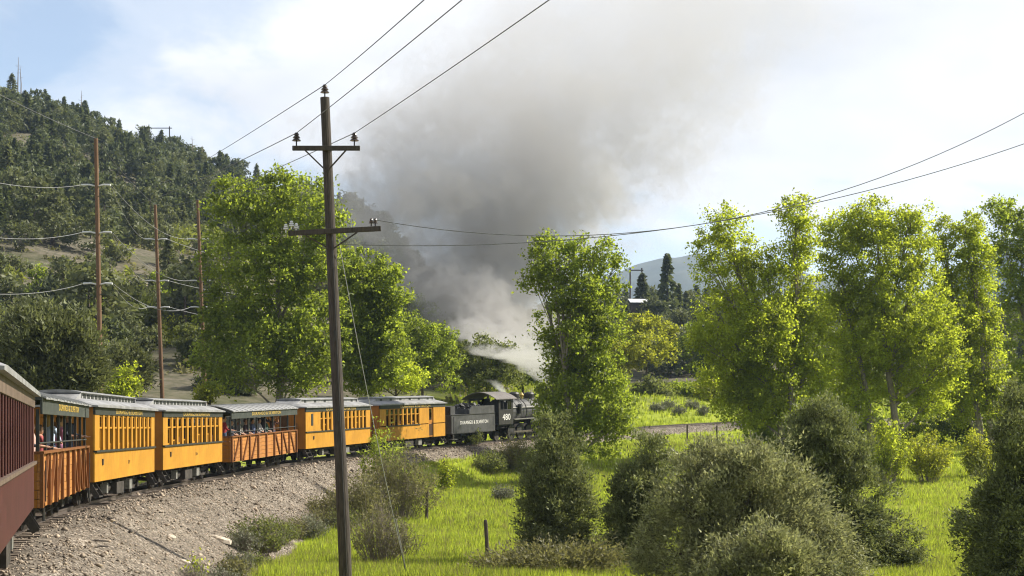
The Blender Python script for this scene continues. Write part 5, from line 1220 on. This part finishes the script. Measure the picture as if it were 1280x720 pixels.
# ------------------------------------------------------------------ far pylons, cabin and a parked car
def hframe(px, py, d, hgt, w, label):
    b = foot(px, d); b.z = at(px, py, d).z - hgt; o = tag(empty('pylon', b), label, 'pylon', 'far timber pylons'); 
    for sg in (-1, 1): MB().tube([(sg * w / 2, 0, -2), (sg * w / 2, 0, hgt)], [.22, .16], 6).build('leg', MT['pole_dark'], o)
    MB().box((0, 0, hgt - .5), (w * 1.25, .2, .22)).build('cross_arm', MT['pole_dark'], o)
hframe(199, 158, 432, 8, 6, 'timber frame pylon poking above the wooded ridge')
hframe(795, 335, 330, 16, 2.6, 'tall twin pole pylon beside the firs across the valley')
b = foot(797, 296); b.z = at(797, 377, 296).z - 2.6; o = tag(empty('cabin', b, R(10)), 'small far cabin with white roof among the firs across the valley', 'cabin')
MB().box((0, 0, .9), (3.4, 3, 2.8)).build('wall', MT['post'], o); MB().prism([(-1.9, 2.2), (0, 3.0), (1.9, 2.2), (1.9, 2.32), (0, 3.14), (-1.9, 2.32)], -2, 2).build('roof', MT['insul_w'], o)
MB().box((.7, -1.51, 1.3), (.8, .05, .8)).build('window', MT['dark_post'], o)
b = foot(549, 168); o = tag(empty('parked_car', b, R(200)), 'white car parked under the trees beyond the tender', 'car')
wp = paint('white_car_paint', (.72, .72, .72), .3, .05, spec=.5)
body = [(-2.1, .35), (-2.1, .85), (-1.9, 1.0), (-1.5, 1.05), (.9, 1.02), (1.9, .88), (2.1, .7), (2.1, .35)]; bevel(MB().prism(body, -.85, .85, 'y').build('body', wp, o), .06, 3)
cabp = [(-1.85, 1.03), (-1.5, 1.55), (-1.3, 1.62), (.1, 1.62), (.85, 1.03)]; bevel(MB().prism(cabp, -.74, .74, 'y').build('cabin', wp, o), .05, 3)
for sg in (-1, 1):
    for x0, x1, x2, x3 in ((-1.65, -.75, -.75, -1.40), (-.65, .62, .05, -.65)): MB().prism([(x0, 1.08), (x1, 1.08), (x2, 1.52), (x3, 1.52)], sg * .745 - .006, sg * .745 + .006, 'y').build('side_window', MT['dark_post'], o)
    for x in (-1.3, 1.3):
        w = MB().tube([(x, sg * .70, .33), (x, sg * .88, .33)], .33, 16).build('wheel', MT['black'], o); MB().tube([(x, sg * .87, .33), (x, sg * .895, .33)], .18, 12).build('rim', MT['steel'], w)
    MB().box((2.08, sg * .6, .72), (.06, .32, .14)).build('headlight', MT['insul_w'], o); MB().box((-2.08, sg * .68, .8), (.06, .2, .2)).build('tail_light', MT['seat'], o)
MB().prism([(.17, 1.56), (.83, 1.05), (.87, 1.07), (.20, 1.59)], -.66, .66, 'y').build('windscreen', MT['dark_post'], o)

# undergrowth between the cottonwood trunks
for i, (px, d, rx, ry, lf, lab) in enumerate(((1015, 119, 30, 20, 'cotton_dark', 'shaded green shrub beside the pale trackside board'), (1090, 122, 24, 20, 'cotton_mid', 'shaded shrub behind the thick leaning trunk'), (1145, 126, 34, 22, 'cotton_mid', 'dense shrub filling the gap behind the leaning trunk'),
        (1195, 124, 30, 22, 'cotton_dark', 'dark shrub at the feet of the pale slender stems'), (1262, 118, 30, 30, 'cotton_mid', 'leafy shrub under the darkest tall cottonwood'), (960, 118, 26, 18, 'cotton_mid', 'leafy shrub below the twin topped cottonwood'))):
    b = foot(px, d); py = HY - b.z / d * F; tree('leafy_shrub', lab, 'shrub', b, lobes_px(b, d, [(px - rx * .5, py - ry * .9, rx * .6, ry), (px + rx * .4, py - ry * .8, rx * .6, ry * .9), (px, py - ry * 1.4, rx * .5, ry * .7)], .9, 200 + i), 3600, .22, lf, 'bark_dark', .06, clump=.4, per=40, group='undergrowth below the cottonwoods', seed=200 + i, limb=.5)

# ------------------------------------------------------------------ smoke plume and steam
bpy.context.view_layer.update()
stk = LOCO.matrix_world @ Vector((c0 + 9.1, 0, 4.0))
def fcurve(nt, val, pts):
    n = N(nt, 'ShaderNodeFloatCurve'); c = n.mapping.curves[0]
    while len(c.points) < len(pts): c.points.new(.5, .5)
    for p_, (a, b) in zip(c.points, pts): p_.location = (a, b); p_.handle_type = 'AUTO'
    n.mapping.update(); nt.links.new(val, n.inputs['Value']); return n.outputs[0]
def smoke_mat(name, Z0, Z1, X0, XR, axis, radius, dens, YC, YS, color, nscale, dmul, aniso=.2, ycurve=None):
    m, nt, out = new_mat(name); g = N(nt, 'ShaderNodeNewGeometry').outputs['Position']
    wn = N(nt, 'ShaderNodeTexNoise'); wn.inputs['Scale'].default_value = nscale * .55; wn.inputs['Detail'].default_value = 1; nt.links.new(g, wn.inputs['Vector'])
    w1 = N(nt, 'ShaderNodeVectorMath', operation='SUBTRACT'); w1.inputs[1].default_value = (.5, .5, .5); nt.links.new(wn.outputs['Color'], w1.inputs[0])
    sp0 = N(nt, 'ShaderNodeSeparateXYZ'); nt.links.new(g, sp0.inputs[0])
    t = M(nt, 'DIVIDE', M(nt, 'SUBTRACT', sp0.outputs[2], Z0), Z1 - Z0, clamp=True)
    rad = M(nt, 'MULTIPLY', fcurve(nt, t, [(a, b / 30.0) for a, b in radius]), 30.0)
    if ycurve: YC = M(nt, 'ADD', M(nt, 'MULTIPLY', fcurve(nt, t, ycurve), 80.0), 100.0)
    w2 = N(nt, 'ShaderNodeVectorMath', operation='SCALE'); nt.links.new(w1.outputs[0], w2.inputs[0]); nt.links.new(M(nt, 'MULTIPLY', rad, 1.3), w2.inputs['Scale'])
    w3 = N(nt, 'ShaderNodeVectorMath', operation='ADD'); nt.links.new(g, w3.inputs[0]); nt.links.new(w2.outputs[0], w3.inputs[1])
    sp = N(nt, 'ShaderNodeSeparateXYZ'); nt.links.new(w3.outputs[0], sp.inputs[0])
    cx = M(nt, 'ADD', M(nt, 'MULTIPLY', fcurve(nt, t, [(a, (b - X0) / XR) for a, b in axis]), XR), X0)
    dx = M(nt, 'DIVIDE', M(nt, 'SUBTRACT', sp.outputs[0], cx), rad); dy = M(nt, 'DIVIDE', M(nt, 'SUBTRACT', sp.outputs[1], YC), M(nt, 'MULTIPLY', rad, YS))
    dist = M(nt, 'SQRT', M(nt, 'ADD', M(nt, 'MULTIPLY', dx, dx), M(nt, 'MULTIPLY', dy, dy)))
    nz = noise(nt, g, nscale, 3, .6); nf = noise(nt, g, nscale * 3.4, 2, .6)
    bl = M(nt, 'ABSOLUTE', M(nt, 'SUBTRACT', nf, .5))
    f = M(nt, 'ADD', M(nt, 'SUBTRACT', 1.0, dist), M(nt, 'MULTIPLY', M(nt, 'SUBTRACT', nz, .5), 2.0))
    f = M(nt, 'ADD', f, M(nt, 'MULTIPLY', M(nt, 'SUBTRACT', .10, bl), 2.9))
    mr = N(nt, 'ShaderNodeMapRange'); mr.interpolation_type = 'SMOOTHSTEP'; mr.inputs[1].default_value = .02; mr.inputs[2].default_value = .58; nt.links.new(f, mr.inputs[0])
    dn = M(nt, 'MULTIPLY', fcurve(nt, t, dens), dmul); dn = M(nt, 'MULTIPLY', dn, mr.outputs[0])
    v = N(nt, 'ShaderNodeVolumePrincipled'); v.inputs['Color'].default_value = (*color, 1); v.inputs['Anisotropy'].default_value = aniso; nt.links.new(dn, v.inputs['Density']); nt.links.new(v.outputs[0], out.inputs['Volume'])
    return m
sx, sy, sz0 = stk
Z0, Z1 = sz0 - .1, 58.0
PL = [(None, 0, 0, 0)] + [(462, 672, 22, 121), (434, 650, 50, 142), (395, 622, 96, 160), (330, 592, 155, 170), (250, 612, 208, 174), (150, 700, 238, 176), (50, 785, 265, 178), (-80, 880, 280, 180)]
axis, radius, ydist = [(0, sx)], [(0, .45)], [(0, sy)]
def tz(z): return (z - Z0) / (Z1 - Z0)
for py_, px_, hw_, d_ in PL[1:]:
    q = at(px_, py_, d_); t_ = tz(q.z); axis.append((t_, q.x)); radius.append((t_, hw_ / F * d_)); ydist.append((t_, d_))
axis.append((1, axis[-1][1] + 1)); radius.append((1, radius[-1][1])); ydist.append((1, ydist[-1][1]))
dens = [(0, 1.0), (tz(7), .80), (tz(11), .52), (tz(16), .36), (tz(24), .21), (tz(34), .11), (tz(44), .055), (tz(52), .03), (1, 0.02)]
sm = smoke_mat('coal_smoke', Z0, Z1, -20, 60, axis, radius, dens, sy, .8, (.60, .59, .585), .13, .70, ycurve=[(a, (b - 100) / 80) for a, b in ydist])
sm.cycles.volume_step_rate = .30
mb = MB(); nn = 20; rows = []
for z in np.linspace(Z0 - .2, Z1, 24):
    t = tz(z); yc = np.interp(t, [a for a, _ in ydist], [b for _, b in ydist]); c = np.interp(t, [a for a, _ in axis], [b for _, b in axis]); r_ = np.interp(t, [a for a, _ in radius], [b for _, b in radius]) * 1.45 + 1.3
    rows.append([(c + math.cos(2 * math.pi * k / nn) * r_, yc + math.sin(2 * math.pi * k / nn) * r_ * .85, z) for k in range(nn)])
for rw in rows: mb.v += rw
for i in range(len(rows) - 1):
    for k in range(nn): mb.f.append((i * nn + k, i * nn + (k + 1) % nn, (i + 1) * nn + (k + 1) % nn, (i + 1) * nn + k))
mb.f.append(tuple(range(nn))[::-1]); mb.f.append(tuple((len(rows) - 1) * nn + k for k in range(nn)))
tag(mb.build('smoke', sm), 'thick grey brown coal smoke billowing up from the locomotive', 'smoke', kind='stuff')
# white steam from the safety valve behind the cab roof
sv_ = LOCO.matrix_world @ Vector((c0 + 3.1, 0, 3.45)); zs0, zs1 = sv_.z - .05, sv_.z + 1.0
ax2 = [(0, sv_.x), (.35, sv_.x - .35), (1, sv_.x - 1.1)]; rd2 = [(0, .2), (.4, .45), (1, .6)]
sm2 = smoke_mat('white_steam', zs0, zs1, -20, 60, ax2, rd2, [(0, 1), (.4, .6), (.8, .15), (1, 0)], sv_.y, 1.0, (.95, .95, .95), 1.3, 1.3)
mb = MB().box((sv_.x - 1.2, sv_.y, (zs0 + zs1) / 2), (4.4, 2.4, zs1 - zs0)); tag(mb.build('steam', sm2), 'small white steam puff drifting over the locomotive cab', 'steam', kind='stuff')

# ------------------------------------------------------------------ haze
m, nt, out = new_mat('valley_haze'); v = N(nt, 'ShaderNodeVolumePrincipled'); v.inputs['Color'].default_value = (.50, .68, 1, 1); v.inputs['Density'].default_value = HAZE; v.inputs['Anisotropy'].default_value = .1
nt.links.new(v.outputs[0], out.inputs['Volume'])
zmin = float(gzv.min()) - 8
tag(MB().box((0, 1850, (zmin + 385) / 2), (7200, 4500, 385 - zmin)).build('haze', m), 'thin pale haze filling the valley air', 'haze', kind='stuff')
